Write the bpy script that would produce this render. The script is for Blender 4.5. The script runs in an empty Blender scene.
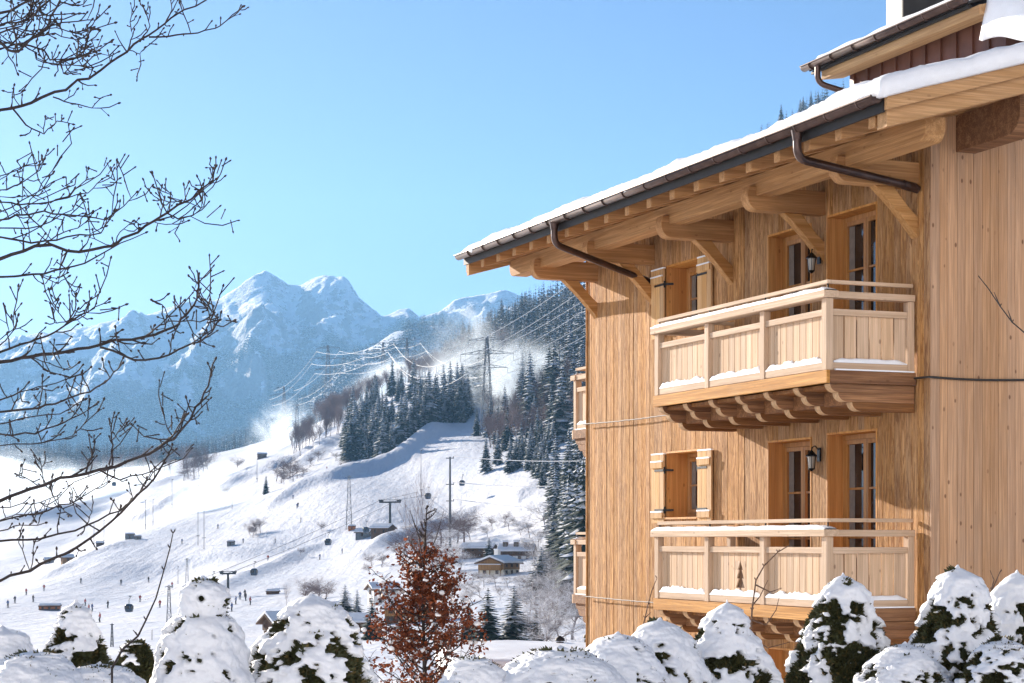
import bpy, bmesh, math, random
import numpy as np
from mathutils import Vector, Matrix, noise as mnoise

R = math.radians
SC = bpy.context.scene
COL = SC.collection
F = 1991.0          # focal length in pixels of the 1024 wide frame
HZ = 540.0          # image row of the horizon
EYE = 4.0

# ------------------------------------------------------------------ helpers
def at(px, py, Y):
    return Vector(((px - 512.0) / F * Y, Y, EYE + (HZ - py) / F * Y))

def tag(o, label=None, cat=None, group=None, kind=None):
    if label: o['label'] = label
    if cat: o['category'] = cat
    if group: o['group'] = group
    if kind: o['kind'] = kind
    return o

def empty(name, loc, rz=0.0):
    o = bpy.data.objects.new(name, None)
    COL.objects.link(o)
    o.location = loc
    o.rotation_euler = (0, 0, rz)
    o.empty_display_size = 0.2
    return o

def mesh_obj(name, me, parent=None):
    o = bpy.data.objects.new(name, me)
    COL.objects.link(o)
    if parent is not None:
        o.parent = parent
    return o

def copy_tree(o, parent=None):
    c = o.copy()
    COL.objects.link(c)
    c.parent = parent
    for ch in list(o.children):
        copy_tree(ch, c)
    return c

def np_mesh(name, V, Fc, mats, mi=None, smooth=False):
    """V (n,3) array, Fc list/array of equal-length faces"""
    me = bpy.data.meshes.new(name)
    V = np.asarray(V, dtype=np.float32)
    Fc = np.asarray(Fc, dtype=np.int32)
    nf, k = Fc.shape
    me.vertices.add(len(V))
    me.vertices.foreach_set('co', V.ravel())
    me.loops.add(nf * k)
    me.loops.foreach_set('vertex_index', Fc.ravel())
    me.polygons.add(nf)
    me.polygons.foreach_set('loop_start', np.arange(0, nf * k, k, dtype=np.int32))
    for m in mats:
        me.materials.append(m)
    if mi is not None:
        me.polygons.foreach_set('material_index', np.asarray(mi, dtype=np.int32))
    if smooth:
        me.polygons.foreach_set('use_smooth', np.ones(nf, dtype=bool))
    me.update(calc_edges=True)
    return me

class MB:
    """collects simple shapes for ONE mesh object"""
    def __init__(s):
        s.v = []; s.f = []; s.m = []; s.sm = []
    def add(s, vs, fs, mi=0, sm=False):
        b = len(s.v)
        s.v += [tuple(p) for p in vs]
        for f in fs:
            s.f.append([b + i for i in f]); s.m.append(mi); s.sm.append(sm)
    def hexa(s, p, mi=0):
        s.add(p, [(0, 3, 2, 1), (4, 5, 6, 7), (0, 1, 5, 4), (1, 2, 6, 5), (2, 3, 7, 6), (3, 0, 4, 7)], mi)
    def box(s, x0, x1, y0, y1, z0, z1, mi=0):
        if x0 > x1: x0, x1 = x1, x0
        if y0 > y1: y0, y1 = y1, y0
        if z0 > z1: z0, z1 = z1, z0
        s.hexa([(x0, y0, z0), (x1, y0, z0), (x1, y1, z0), (x0, y1, z0),
                (x0, y0, z1), (x1, y0, z1), (x1, y1, z1), (x0, y1, z1)], mi)
    def beam(s, p, q, w, h, up=(0, 0, 1), mi=0):
        p, q = Vector(p), Vector(q)
        d = (q - p).normalized()
        side = d.cross(Vector(up))
        if side.length < 1e-5: side = d.cross(Vector((1, 0, 0)))
        side.normalize()
        u = side.cross(d).normalized()
        a, b = side * w / 2, u * h / 2
        s.hexa([p - a - b, p + a - b, q + a - b, q - a - b, p - a + b, p + a + b, q + a + b, q - a + b], mi)
    def tube(s, pts, rad, n=6, mi=0, cap=True):
        pts = [Vector(p) for p in pts]
        if not hasattr(rad, '__len__'): rad = [rad] * len(pts)
        rings = []
        ref = None
        for i, p in enumerate(pts):
            a = pts[max(i - 1, 0)]; b = pts[min(i + 1, len(pts) - 1)]
            d = (b - a)
            if d.length < 1e-9: d = Vector((0, 0, 1))
            d.normalize()
            if ref is None:
                ref = Vector((0, 0, 1)) if abs(d.z) < 0.9 else Vector((1, 0, 0))
            u = d.cross(ref)
            if u.length < 1e-6: u = d.cross(Vector((0, 1, 0)))
            u.normalize(); w = d.cross(u); ref = -w if False else ref
            rings.append([p + (u * math.cos(2 * math.pi * k / n) + w * math.sin(2 * math.pi * k / n)) * rad[i] for k in range(n)])
        vs = [q for r in rings for q in r]
        fs = []
        for i in range(len(pts) - 1):
            for k in range(n):
                fs.append((i * n + k, i * n + (k + 1) % n, (i + 1) * n + (k + 1) % n, (i + 1) * n + k))
        s.add(vs, fs, mi, True)
        if cap:
            s.add(rings[0], [tuple(range(n))], mi); s.add(rings[-1], [tuple(range(n - 1, -1, -1))], mi)
    def prism(s, poly, fn, t0, t1, mi=0, side_mi=None):
        """poly: list of (a,b); fn(a,b,t)->point"""
        n = len(poly)
        vs = [fn(a, b, t0) for a, b in poly] + [fn(a, b, t1) for a, b in poly]
        s.add(vs, [tuple(range(n - 1, -1, -1)), tuple(range(n, 2 * n))], mi)
        b0 = len(s.v) - 2 * n
        for i in range(n):
            j = (i + 1) % n
            s.f.append([b0 + i, b0 + j, b0 + n + j, b0 + n + i])
            s.m.append(mi if side_mi is None else side_mi[i]); s.sm.append(False)
    def build(s, name, mats, parent=None, bevel=0.0):
        if not isinstance(mats, (list, tuple)): mats = [mats]
        me = bpy.data.meshes.new(name)
        me.from_pydata(s.v, [], s.f)
        for m in mats: me.materials.append(m)
        me.polygons.foreach_set('material_index', s.m)
        me.polygons.foreach_set('use_smooth', s.sm)
        bm = bmesh.new(); bm.from_mesh(me)
        bmesh.ops.recalc_face_normals(bm, faces=bm.faces)
        bm.to_mesh(me); bm.free()
        me.update()
        o = mesh_obj(name, me, parent)
        if bevel > 0:
            md = o.modifiers.new('edge_wear', 'BEVEL')
            md.width = bevel; md.segments = 2; md.limit_method = 'ANGLE'; md.angle_limit = R(40)
        return o

# ------------------------------------------------------------------ materials
MATS = {}
class NT:
    def __init__(s, name):
        m = bpy.data.materials.new(name); m.use_nodes = True
        s.mat = m; s.t = m.node_tree; s.t.nodes.clear()
        s.out = s.n('ShaderNodeOutputMaterial')
        MATS[name] = m
    def n(s, typ, **kw):
        nd = s.t.nodes.new(typ)
        for k, v in kw.items():
            if k.startswith('i_'):
                key = k[2:]
                key = int(key) if key.isdigit() else key.replace('_', ' ')
                nd.inputs[key].default_value = v
            else:
                setattr(nd, k, v)
        return nd
    def l(s, a, b):
        s.t.links.new(a, b)
    def coord(s, scale=(1, 1, 1), which='Object', island=0.0):
        tc = s.n('ShaderNodeTexCoord')
        src = tc.outputs[which]
        if island:
            g = s.n('ShaderNodeNewGeometry')
            c = s.n('ShaderNodeCombineXYZ')
            mu = s.n('ShaderNodeMath', operation='MULTIPLY', i_1=island)
            s.l(g.outputs['Random Per Island'], mu.inputs[0])
            for k in range(3): s.l(mu.outputs[0], c.inputs[k])
            va = s.n('ShaderNodeVectorMath', operation='ADD')
            s.l(src, va.inputs[0]); s.l(c.outputs[0], va.inputs[1]); src = va.outputs[0]
        mp = s.n('ShaderNodeMapping'); mp.inputs['Scale'].default_value = scale
        s.l(src, mp.inputs['Vector'])
        return mp.outputs[0]
    def noise(s, vec, scale=1.0, detail=4.0, rough=0.55, dist=0.0):
        nd = s.n('ShaderNodeTexNoise')
        nd.inputs['Scale'].default_value = scale; nd.inputs['Detail'].default_value = detail
        nd.inputs['Roughness'].default_value = rough; nd.inputs['Distortion'].default_value = dist
        s.l(vec, nd.inputs['Vector'])
        return nd.outputs['Fac']
    def rng(s, fac, a, b, lo=0.0, hi=1.0):
        nd = s.n('ShaderNodeMapRange'); nd.interpolation_type = 'SMOOTHSTEP'
        nd.inputs[1].default_value = a; nd.inputs[2].default_value = b
        nd.inputs[3].default_value = lo; nd.inputs[4].default_value = hi
        s.l(fac, nd.inputs[0]); return nd.outputs[0]
    def mix(s, fac, a, b, mode='MIX'):
        nd = s.n('ShaderNodeMix'); nd.data_type = 'RGBA'; nd.blend_type = mode
        for src, idx in ((fac, 0), (a, 6), (b, 7)):
            if hasattr(src, 'default_value') or hasattr(src, 'links'): s.l(src, nd.inputs[idx])
            elif idx == 0: nd.inputs[0].default_value = src
            else: nd.inputs[idx].default_value = (*src[:3], 1)
        return nd.outputs[2]
    def math(s, op, a, b=None):
        nd = s.n('ShaderNodeMath', operation=op)
        for i, src in enumerate((a, b)):
            if src is None: continue
            if hasattr(src, 'links'): s.l(src, nd.inputs[i])
            else: nd.inputs[i].default_value = src
        return nd.outputs[0]
    def bsdf(s, color, rough=0.6, bump=None, bstr=0.3, bdist=0.01, spec=0.5, **kw):
        b = s.n('ShaderNodeBsdfPrincipled')
        if hasattr(color, 'links'): s.l(color, b.inputs['Base Color'])
        else: b.inputs['Base Color'].default_value = (*color[:3], 1)
        if hasattr(rough, 'links'): s.l(rough, b.inputs['Roughness'])
        else: b.inputs['Roughness'].default_value = rough
        b.inputs['Specular IOR Level'].default_value = spec
        for k, v in kw.items(): b.inputs[k.replace('_', ' ')].default_value = v
        if bump is not None:
            bn = s.n('ShaderNodeBump'); bn.inputs['Strength'].default_value = bstr; bn.inputs['Distance'].default_value = bdist
            s.l(bump, bn.inputs['Height']); s.l(bn.outputs[0], b.inputs['Normal'])
        s.l(b.outputs[0], s.out.inputs['Surface'])
        return b

def wood(name, light, dark, axis='z', streak=0.5, knots=0.5, bstr=0.4, rough=0.75, grain=1.0, island=True, blotch=0.2, vv=(0.86, 1.10), fibre=0.0):
    t = NT(name)
    long_, cross = 0.55, 14.0 * grain
    sc = {'x': (long_, cross, cross), 'y': (cross, long_, cross), 'z': (cross, cross, long_)}[axis]
    isl = 37.0 if island else 0.0
    v = t.coord(sc, island=isl)
    g1 = t.noise(v, 1.0, 6, 0.6, 0.6)
    sc2 = tuple(k * 5.0 if k > 1 else k * 2.5 for k in sc)
    v2 = t.coord(sc2, island=isl)
    g2 = t.noise(v2, 1.0, 3, 0.6)
    f = t.rng(g1, 0.36, 0.68)
    c = t.mix(f, dark, light)
    fine = t.rng(g2, 0.40, 0.62)
    dk = tuple(k * 0.55 for k in dark)
    c = t.mix(t.math('MULTIPLY', t.math('SUBTRACT', 1.0, fine), streak), c, dk)
    if fibre:      # torn dark fibres of rough sawn boards
        fsc = {'x': (3.2, 30, 30), 'y': (30, 3.2, 30), 'z': (30, 30, 3.2)}[axis]
        fn = t.noise(t.coord(fsc, island=isl), 1.0, 4, 0.65, 0.8)
        big = t.noise(t.coord(tuple(k * .28 for k in fsc)), 1.0, 3, 0.6)
        fm = t.math('MULTIPLY', t.rng(fn, 0.46, 0.58), t.rng(big, 0.22, 0.46))
        c = t.mix(t.math('MULTIPLY', fm, fibre), c, (dark[0] * .55, dark[1] * .48, dark[2] * .45))
    if island:
        g = t.n('ShaderNodeNewGeometry')
        hv = t.n('ShaderNodeHueSaturation')
        t.l(t.rng(g.outputs['Random Per Island'], 0, 1, vv[0], vv[1]), hv.inputs['Value'])
        ml = t.math('FRACT', t.math('MULTIPLY', g.outputs['Random Per Island'], 13.7))
        t.l(t.rng(ml, 0, 1, 0.93, 1.07), hv.inputs['Saturation'])
        t.l(c, hv.inputs['Color']); c = hv.outputs[0]
    # weathering blotches
    bl = t.noise(t.coord((0.9, 0.9, 0.5)), 1.3, 4, 0.6)
    c = t.mix(t.math('MULTIPLY', t.rng(bl, 0.5, 0.72), blotch), c, tuple((a * 0.6 + b * 0.15) for a, b in zip(light, (0.4, 0.4, 0.4))))
    hgt = t.math('ADD', t.math('MULTIPLY', g1, 0.5), g2)
    if fibre: hgt = t.math('ADD', hgt, t.math('MULTIPLY', fn, 1.6))
    if knots > 0:
        kz = {'x': (4.6, 8.5, 8.5), 'y': (8.5, 4.6, 8.5), 'z': (8.5, 8.5, 4.6)}[axis]
        vo = t.n('ShaderNodeTexVoronoi'); vo.inputs['Scale'].default_value = 1.0
        t.l(t.coord(kz, island=isl), vo.inputs['Vector'])
        k = t.rng(vo.outputs['Distance'], 0.08, 0.17, 1.0, 0.0)
        sel = t.n('ShaderNodeSeparateColor'); t.l(vo.outputs['Color'], sel.inputs[0])
        k = t.math('MULTIPLY', k, t.rng(sel.outputs[0], 0.30, 0.75))
        c = t.mix(t.math('MULTIPLY', k, knots), c, (dark[0] * 0.28, dark[1] * 0.22, dark[2] * 0.2))
    t.bsdf(c, rough, hgt, bstr, 0.022 if fibre else 0.012, 0.25)
    return t.mat

def plain(name, col, rough=0.5, metallic=0.0, var=0.25, scale=8.0, bstr=0.1, spec=0.5):
    t = NT(name)
    nz = t.noise(t.coord((1, 1, 1)), scale, 4, 0.6)
    c = t.mix(t.rng(nz, 0.3, 0.7), tuple(k * (1 - var) for k in col), tuple(min(1, k * (1 + var * 0.6)) for k in col))
    t.bsdf(c, rough, nz, bstr, 0.01, spec, Metallic=metallic)
    return t.mat

def snow_mat(name, scale=1.0, bstr=0.5, bdist=0.03, base=(0.86, 0.88, 0.92), det=6):
    t = NT(name)
    v = t.coord((scale, scale, scale))
    n1 = t.noise(v, 1.0, det, 0.6); n2 = t.noise(v, 9.0, 3, 0.6)
    h = t.math('ADD', n1, t.math('MULTIPLY', n2, 0.25))
    c = t.mix(t.rng(n1, 0.3, 0.7), tuple(k * 0.96 for k in base), base)
    t.bsdf(c, 0.55, h, bstr, bdist, 0.3)
    return t.mat

M = {}
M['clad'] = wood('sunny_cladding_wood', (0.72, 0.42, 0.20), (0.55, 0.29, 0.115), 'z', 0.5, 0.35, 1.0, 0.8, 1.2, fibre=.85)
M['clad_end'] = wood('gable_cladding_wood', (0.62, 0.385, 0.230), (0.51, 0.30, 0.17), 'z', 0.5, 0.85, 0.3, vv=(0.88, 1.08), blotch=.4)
M['beam_x'] = wood('cross_beam_wood', (0.62, 0.325, 0.115), (0.42, 0.195, 0.06), 'x', 0.4, 0.4, 0.3)
M['beam_y'] = wood('long_beam_wood', (0.63, 0.335, 0.12), (0.42, 0.20, 0.06), 'y', 0.4, 0.4, 0.3)
M['brace'] = wood('brace_wood', (0.55, 0.32, 0.15), (0.37, 0.19, 0.075), 'x', 0.3, 0.3, 0.3)
M['reveal'] = wood('golden_reveal_wood', (0.66, 0.34, 0.11), (0.48, 0.21, 0.06), 'z', 0.3, 0.5, 0.2, 0.6)
M['frame'] = wood('window_frame_wood', (0.50, 0.27, 0.11), (0.36, 0.17, 0.06), 'z', 0.3, 0.1, 0.15, 0.5)
M['shutter'] = wood('shutter_wood', (0.70, 0.45, 0.225), (0.54, 0.31, 0.13), 'z', 0.35, 0.4, 0.3)
M['pale_z'] = wood('pale_balcony_boards', (0.72, 0.52, 0.36), (0.57, 0.39, 0.25), 'z', 0.3, 0.6, 0.25)
M['pale_y'] = wood('pale_balcony_rail', (0.73, 0.53, 0.365), (0.57, 0.39, 0.25), 'y', 0.3, 0.4, 0.25)
M['pale_x'] = wood('pale_balcony_rail_short', (0.72, 0.52, 0.36), (0.57, 0.39, 0.25), 'x', 0.3, 0.4, 0.25)
M['log'] = wood('weathered_log', (0.40, 0.195, 0.08), (0.21, 0.09, 0.036), 'x', 0.6, 0.4, 0.6)
M['endgrain'] = plain('log_end_grain', (0.50, 0.31, 0.16), 0.8, 0, 0.25, 30, 0.3)
M['barge'] = wood('barge_board_wood', (0.66, 0.375, 0.165), (0.48, 0.25, 0.09), 'x', 0.4, 0.3, 0.4)
M['metal'] = plain('brown_gutter_metal', (0.085, 0.055, 0.048), 0.32, 0.75, 0.3, 5, 0.05)
M['dark_metal'] = plain('dark_flashing_metal', (0.016, 0.014, 0.014), 0.65, 0.0, 0.3, 5, 0.05)
M['iron'] = plain('black_wrought_iron', (0.012, 0.012, 0.013), 0.4, 0.6, 0.3, 30, 0.1)
M['brown_clad'] = plain('brown_standing_seam', (0.12, 0.048, 0.030), 0.5, 0.2, 0.25, 3, 0.05)
M['dormer_wood'] = wood('dormer_fascia_wood', (0.60, 0.37, 0.17), (0.44, 0.24, 0.10), 'y', 0.3, 0.2, 0.2)
M['dark'] = plain('dark_light_block', (0.012, 0.010, 0.009), 0.8, 0, 0.2)
M['plaster'] = plain('white_plaster', (0.82, 0.81, 0.78), 0.85, 0, 0.08, 6, 0.2)
M['cream'] = plain('cream_render', (0.80, 0.73, 0.58), 0.85, 0, 0.08, 3, 0.2)
M['concrete'] = plain('grey_concrete', (0.30, 0.29, 0.28), 0.85, 0, 0.15, 4, 0.2)
M['old_wood'] = wood('brown_cutout_shade', (0.22, 0.125, 0.07), (0.10, 0.055, 0.032), 'z', 0.5, 0.3, 0.4)
M['hut_wood'] = wood('honey_hut_boards', (0.45, 0.27, 0.12), (0.28, 0.15, 0.06), 'z', 0.4, 0.3, 0.4)
M['steel'] = plain('galvanised_steel', (0.20, 0.21, 0.22), 0.45, 0.6, 0.2, 2, 0.05)
M['steel_dark'] = plain('dark_painted_steel', (0.13, 0.14, 0.155), 0.45, 0.4, 0.2, 2, 0.05)
M['cable'] = plain('black_cable_sheath', (0.03, 0.028, 0.027), 0.5, 0, 0.2)
M['cable_pale'] = plain('zinc_conductor', (0.16, 0.13, 0.11), 0.6, 0.2, 0.2)
M['frost_wire'] = plain('frosted_wire', (0.80, 0.80, 0.80), 0.6, 0, 0.05)
M['cabin'] = plain('blue_grey_cabin_shell', (0.035, 0.06, 0.10), 0.25, 0.1, 0.2, 2, 0.02)
M['lift_dark'] = plain('lift_running_gear', (0.04, 0.045, 0.05), 0.5, 0.4, 0.2)
M['orange'] = plain('orange_boards', (0.42, 0.14, 0.035), 0.7, 0, 0.3)
M['snow'] = snow_mat('fresh_snow', 5.0, 0.6, 0.03)
M['snow_fine'] = snow_mat('fine_rail_snow', 16.0, 0.7, 0.015)
M['snow_far'] = snow_mat('chalet_roof_snow', 0.6, 0.4, 0.1)
# glass: dark room behind a glossy pane with a pale curtain edge
t = NT('window_glass')
v = t.coord((1.0, 1.3, 0.5))
nz = t.noise(v, 2.4, 3, 0.55)
c = t.mix(t.rng(nz, 0.45, 0.7), (0.012, 0.010, 0.010), (0.055, 0.042, 0.034))
t.bsdf(c, 0.06, None, spec=0.7); M['glass'] = t.mat
M['curtain'] = plain('grey_curtain', (0.20, 0.17, 0.15), 0.9, 0, 0.15, 12)
t = NT('lantern_glass'); t.bsdf((0.30, 0.28, 0.25), 0.12, None, spec=0.7); M['lantern_glass'] = t.mat
# ------------------------------------------------------------------ terrain
ROWS = np.array([150, 250, 350, 450, 600, 800, 1000, 1200, 1500, 1900, 2400, 2700.0])
COLS = np.array([-600, -200, 0, 100, 200, 300, 400, 500, 600, 700, 800, 1000, 1400.0])
TAB = np.array([
 [662, 640, 622, 612, 600, 584, 565, 542, 515, 498, 474, 462],
 [662, 640, 622, 610, 596, 578, 555, 528, 500, 486, 464, 452],
 [662, 641, 621, 608, 592, 570, 543, 514, 490, 478, 460, 448],
 [662, 640, 619, 604, 584, 556, 525, 497, 477, 473, 462, 456],
 [662, 639, 616, 599, 574, 540, 507, 479, 460, 460, 466, 470],
 [662, 638, 612, 590, 558, 517, 482, 453, 434, 438, 446, 452],
 [660, 633, 603, 577, 537, 488, 448, 416, 392, 390, 396, 400],
 [658, 627, 590, 553, 503, 448, 402, 362, 338, 332, 338, 342],
 [656, 617, 572, 528, 463, 390, 337, 303, 286, 282, 284, 288],
 [654, 610, 558, 505, 425, 335, 272, 228, 208, 200, 203, 206],
 [652, 604, 545, 480, 385, 285, 212, 160, 128, 118, 118, 120],
 [650, 598, 530, 455, 345, 235, 152, 92, 57, 47, 47, 47],
 [650, 598, 530, 450, 335, 220, 130, 70, 30, 20, 20, 20]], dtype=float)
GX = np.arange(-700, 1505, 5.0)
GL = np.linspace(math.log(150), math.log(2700), 200)
_t1 = np.array([np.interp(GL, np.log(ROWS), r) for r in TAB])
GRID = np.array([np.interp(GX, COLS, _t1[:, j]) for j in range(len(GL))]).T   # [px, logY]
def _blur(A, ax, k):
    for _ in range(3):
        P = np.concatenate([np.repeat(np.take(A, [0], ax), k, ax), A, np.repeat(np.take(A, [-1], ax), k, ax)], ax)
        cs = np.cumsum(P, axis=ax)
        n = A.shape[ax]
        hi = np.take(cs, range(2 * k, 2 * k + n), ax)
        lo = np.take(cs, range(0, n), ax)
        A = (hi - lo) / (2 * k)
    return A
GRID = _blur(_blur(GRID, 0, 7), 1, 5)

def ground_py(px, Y):
    fx = min(max((px - GX[0]) / 5.0, 0), len(GX) - 1.001)
    fy = min(max((math.log(max(Y, 1)) - GL[0]) / (GL[1] - GL[0]), 0), len(GL) - 1.001)
    i, j = int(fx), int(fy); a, b = fx - i, fy - j
    return ((GRID[i, j] * (1 - a) + GRID[i + 1, j] * a) * (1 - b) + (GRID[i, j + 1] * (1 - a) + GRID[i + 1, j + 1] * a) * b)

NEARY = [-400, -320, -14, 3, 17.5, 21, 36, 60, 100, 150]
NEARZ = [330.0, 262.0, 1.3, 1.2, 1.2, 0.3, 0.1, -1.9, -3.6, -5.3]  # rise behind the camera is unseen, added to bounce sunlight onto shaded faces
def ground_z(x, y):
    if y < 150:
        zn = float(np.interp(y, NEARY, NEARZ))
        if y < 100: return zn
    Y = max(y, 100.0)
    px = 512 + F * x / Y
    Yc = min(max(Y, 150), 2700)
    z = EYE + (HZ - ground_py(px, Yc)) / F * Yc
    if Y > 2700:
        k = min((Y - 2700) / 900.0, 1); k = k * k * (3 - 2 * k)
        z = z * (1 - k) + 60.0 * k
    if 600 < Y < 1450:
        cx = (412 - 512) / F * Y - 8.0
        u = (x - cx) / (34.0 if x > cx else 95.0)
        z += 15.0 * math.exp(-u * u) * math.sin(math.pi * (Y - 600) / 850.0) ** .7
    if 250 < Y < 2000: z += berm_z(x, y)
    a = min(max((Y - 250) / 400.0, 0), 1)
    if a > 0:
        z += a * (5.6 * mnoise.noise((x / 34.0 + y / 230.0, y / 260.0, 6.6)) * min(1, max(0, (1500 - Y) / 400)) + 1.9 * mnoise.noise((x / 85.0, y / 120.0, 0.3)) + 0.7 * mnoise.noise((x / 26.0, y / 40.0, 3.1)))
    if y < 150:
        k = (y - 100) / 50.0
        z = zn * (1 - k) + z * k
    return z

BERMS = []
def _berm(pts, h, w):
    P = []
    for px, py in pts:
        Y = 150.0
        while Y < 2600 and ground_py(px, Y) > py: Y *= 1.004
        P.append(((px - 512) / F * Y, Y))
    BERMS.append((P, h, w))
def berm_z(x, y):
    z = 0.0
    for P, h, w in BERMS:
        if not (P[0][0] - 60 < x < P[-1][0] + 60): continue
        best = 1e9; uu = 0
        n = len(P) - 1
        for i in range(n):
            ax, ay = P[i]; bx_, by = P[i + 1]
            dx, dy = bx_ - ax, by - ay
            t_ = min(1, max(0, ((x - ax) * dx + (y - ay) * dy) / (dx * dx + dy * dy)))
            d = math.hypot(x - ax - t_ * dx, y - ay - t_ * dy)
            if d < best: best = d; uu = (i + t_) / n
        if best < w * 3: z += h * math.exp(-(best / w) ** 2) * min(1, 5 * uu, 5 * (1 - uu)) * (1 + .35 * mnoise.noise((x / 14.0, y / 14.0, 2.0)))
    return z
for _p, _h, _w in (([(200, 516), (236, 499), (268, 490), (300, 478), (332, 462)], 3.4, 6.0), ([(292, 494), (316, 478), (340, 464)], 4.0, 7.0), ([(262, 537), (290, 524), (320, 509), (345, 500)], 3.0, 5.0),
    ([(300, 523), (345, 505), (392, 485), (425, 462), (452, 440)], 4.5, 7.0), ([(120, 528), (160, 516), (196, 500)], 3.0, 6.0), ([(90, 506), (150, 494), (185, 482)], 3.2, 8.0), ([(342, 566), (400, 540), (450, 516), (490, 500)], 2.4, 5.0),
    ([(20, 520), (70, 508), (110, 497)], 3.0, 8.0), ([(505, 505), (530, 492), (548, 484)], 2.5, 5.0), ([(190, 600), (240, 580), (300, 556), (340, 545)], 1.6, 4.0), ([(20, 590), (90, 572), (150, 560)], 1.4, 4.0)):
    _berm(_p, _h, _w)

def ground_at(px, py, Ymin=150.0, Ymax=2700.0):
    """the nearest point of the ground seen along a picture direction"""
    Y = Ymin
    while Y < Ymax:
        if ground_py(px, Y) <= py: break
        Y *= 1.004
    x = (px - 512) / F * Y
    return Vector((x, Y, ground_z(x, Y)))

def build_ground():
    us = np.concatenate([[-6000, -4200, -3000, -2200, -1600], np.arange(-1300, 900, 5.0), np.arange(900, 1300, 25.0), [1600, 2200, 3000, 4200, 6000]])
    ys = np.concatenate([[-395, -330, -280, -210, -150, -100, -60, -35, -20, -12], np.arange(0, 40, 2.0), np.arange(40, 150, 6.0), np.exp(np.linspace(math.log(150), math.log(2800), 300)), [2950, 3150, 3400, 3700, 4200, 5000, 6000, 7200, 8300]])
    V = []
    for y in ys:
        w = max(abs(y), 60.0) / F
        for u in us:
            x = max(-5900.0, min(5900.0, u * w))
            V.append((x, y, ground_z(x, y)))
    nu, ny = len(us), len(ys)
    Fc = [(j * nu + i, j * nu + i + 1, (j + 1) * nu + i + 1, (j + 1) * nu + i) for j in range(ny - 1) for i in range(nu - 1)]
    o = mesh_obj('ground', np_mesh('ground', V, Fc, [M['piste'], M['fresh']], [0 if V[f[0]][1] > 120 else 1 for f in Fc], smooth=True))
    tag(o, 'snow covered valley floor and groomed ski slope, with an added unseen bounce slope', 'ground', kind='structure')

# piste snow: groomed, with ski tracks and wind texture
t = NT('piste_snow')
n1 = t.noise(t.coord((0.035, 0.02, 0.035)), 1.0, 5, 0.6)
n2 = t.noise(t.coord((0.22, 0.09, 0.2)), 1.0, 5, 0.65)
n3 = t.noise(t.coord((0.9, 0.25, 0.9)), 1.0, 4, 0.7, 0.5)
tr = t.n('ShaderNodeTexWave', i_Scale=1.0, i_Distortion=14.0, i_Detail=3.0, i_Detail_Scale=0.35)
t.l(t.coord((0.05, 0.016, 0.02)), tr.inputs['Vector'])
h = t.math('ADD', t.math('MULTIPLY', n2, 1.0), t.math('MULTIPLY', n3, 0.15))
h = t.math('ADD', h, t.math('MULTIPLY', t.rng(tr.outputs['Fac'], 0.55, 0.95), 0.06))
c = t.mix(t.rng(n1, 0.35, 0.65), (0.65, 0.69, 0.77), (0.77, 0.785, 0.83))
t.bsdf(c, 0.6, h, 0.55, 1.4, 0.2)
M['piste'] = t.mat

M['fresh'] = snow_mat('deep_fresh_snow', 0.8, 0.4, 0.1, (0.90, 0.905, 0.92))
# mountain snow with rock on the steep faces
t = NT('alpine_rock_and_snow')
g = t.n('ShaderNodeNewGeometry')
sp = t.n('ShaderNodeSeparateXYZ'); t.l(g.outputs['Normal'], sp.inputs[0])
r1 = t.noise(t.coord((0.006, 0.006, 0.012)), 1.0, 8, 0.68)
r2 = t.noise(t.coord((0.03, 0.03, 0.05)), 1.0, 6, 0.7)
st = t.math('ADD', sp.outputs['Z'], t.math('MULTIPLY', t.math('SUBTRACT', r1, 0.5), 0.75))
rk = t.rng(t.math('ADD', st, t.math('MULTIPLY', t.math('SUBTRACT', r2, 0.5), 1.0)), 0.69, 0.76, 1.0, 0.0)
c = t.mix(t.math('MULTIPLY', rk, 0.8), (0.84, 0.87, 0.92), (0.13, 0.13, 0.14))
t.bsdf(c, 0.7, t.math('ADD', r1, t.math('MULTIPLY', r2, 0.45)), 1.0, 34.0, 0.15)
M['alp'] = t.mat

def interp_pts(pts):
    xs = [p[0] for p in pts]; ys = [p[1] for p in pts]
    return lambda x: float(np.interp(x, xs, ys))

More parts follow.
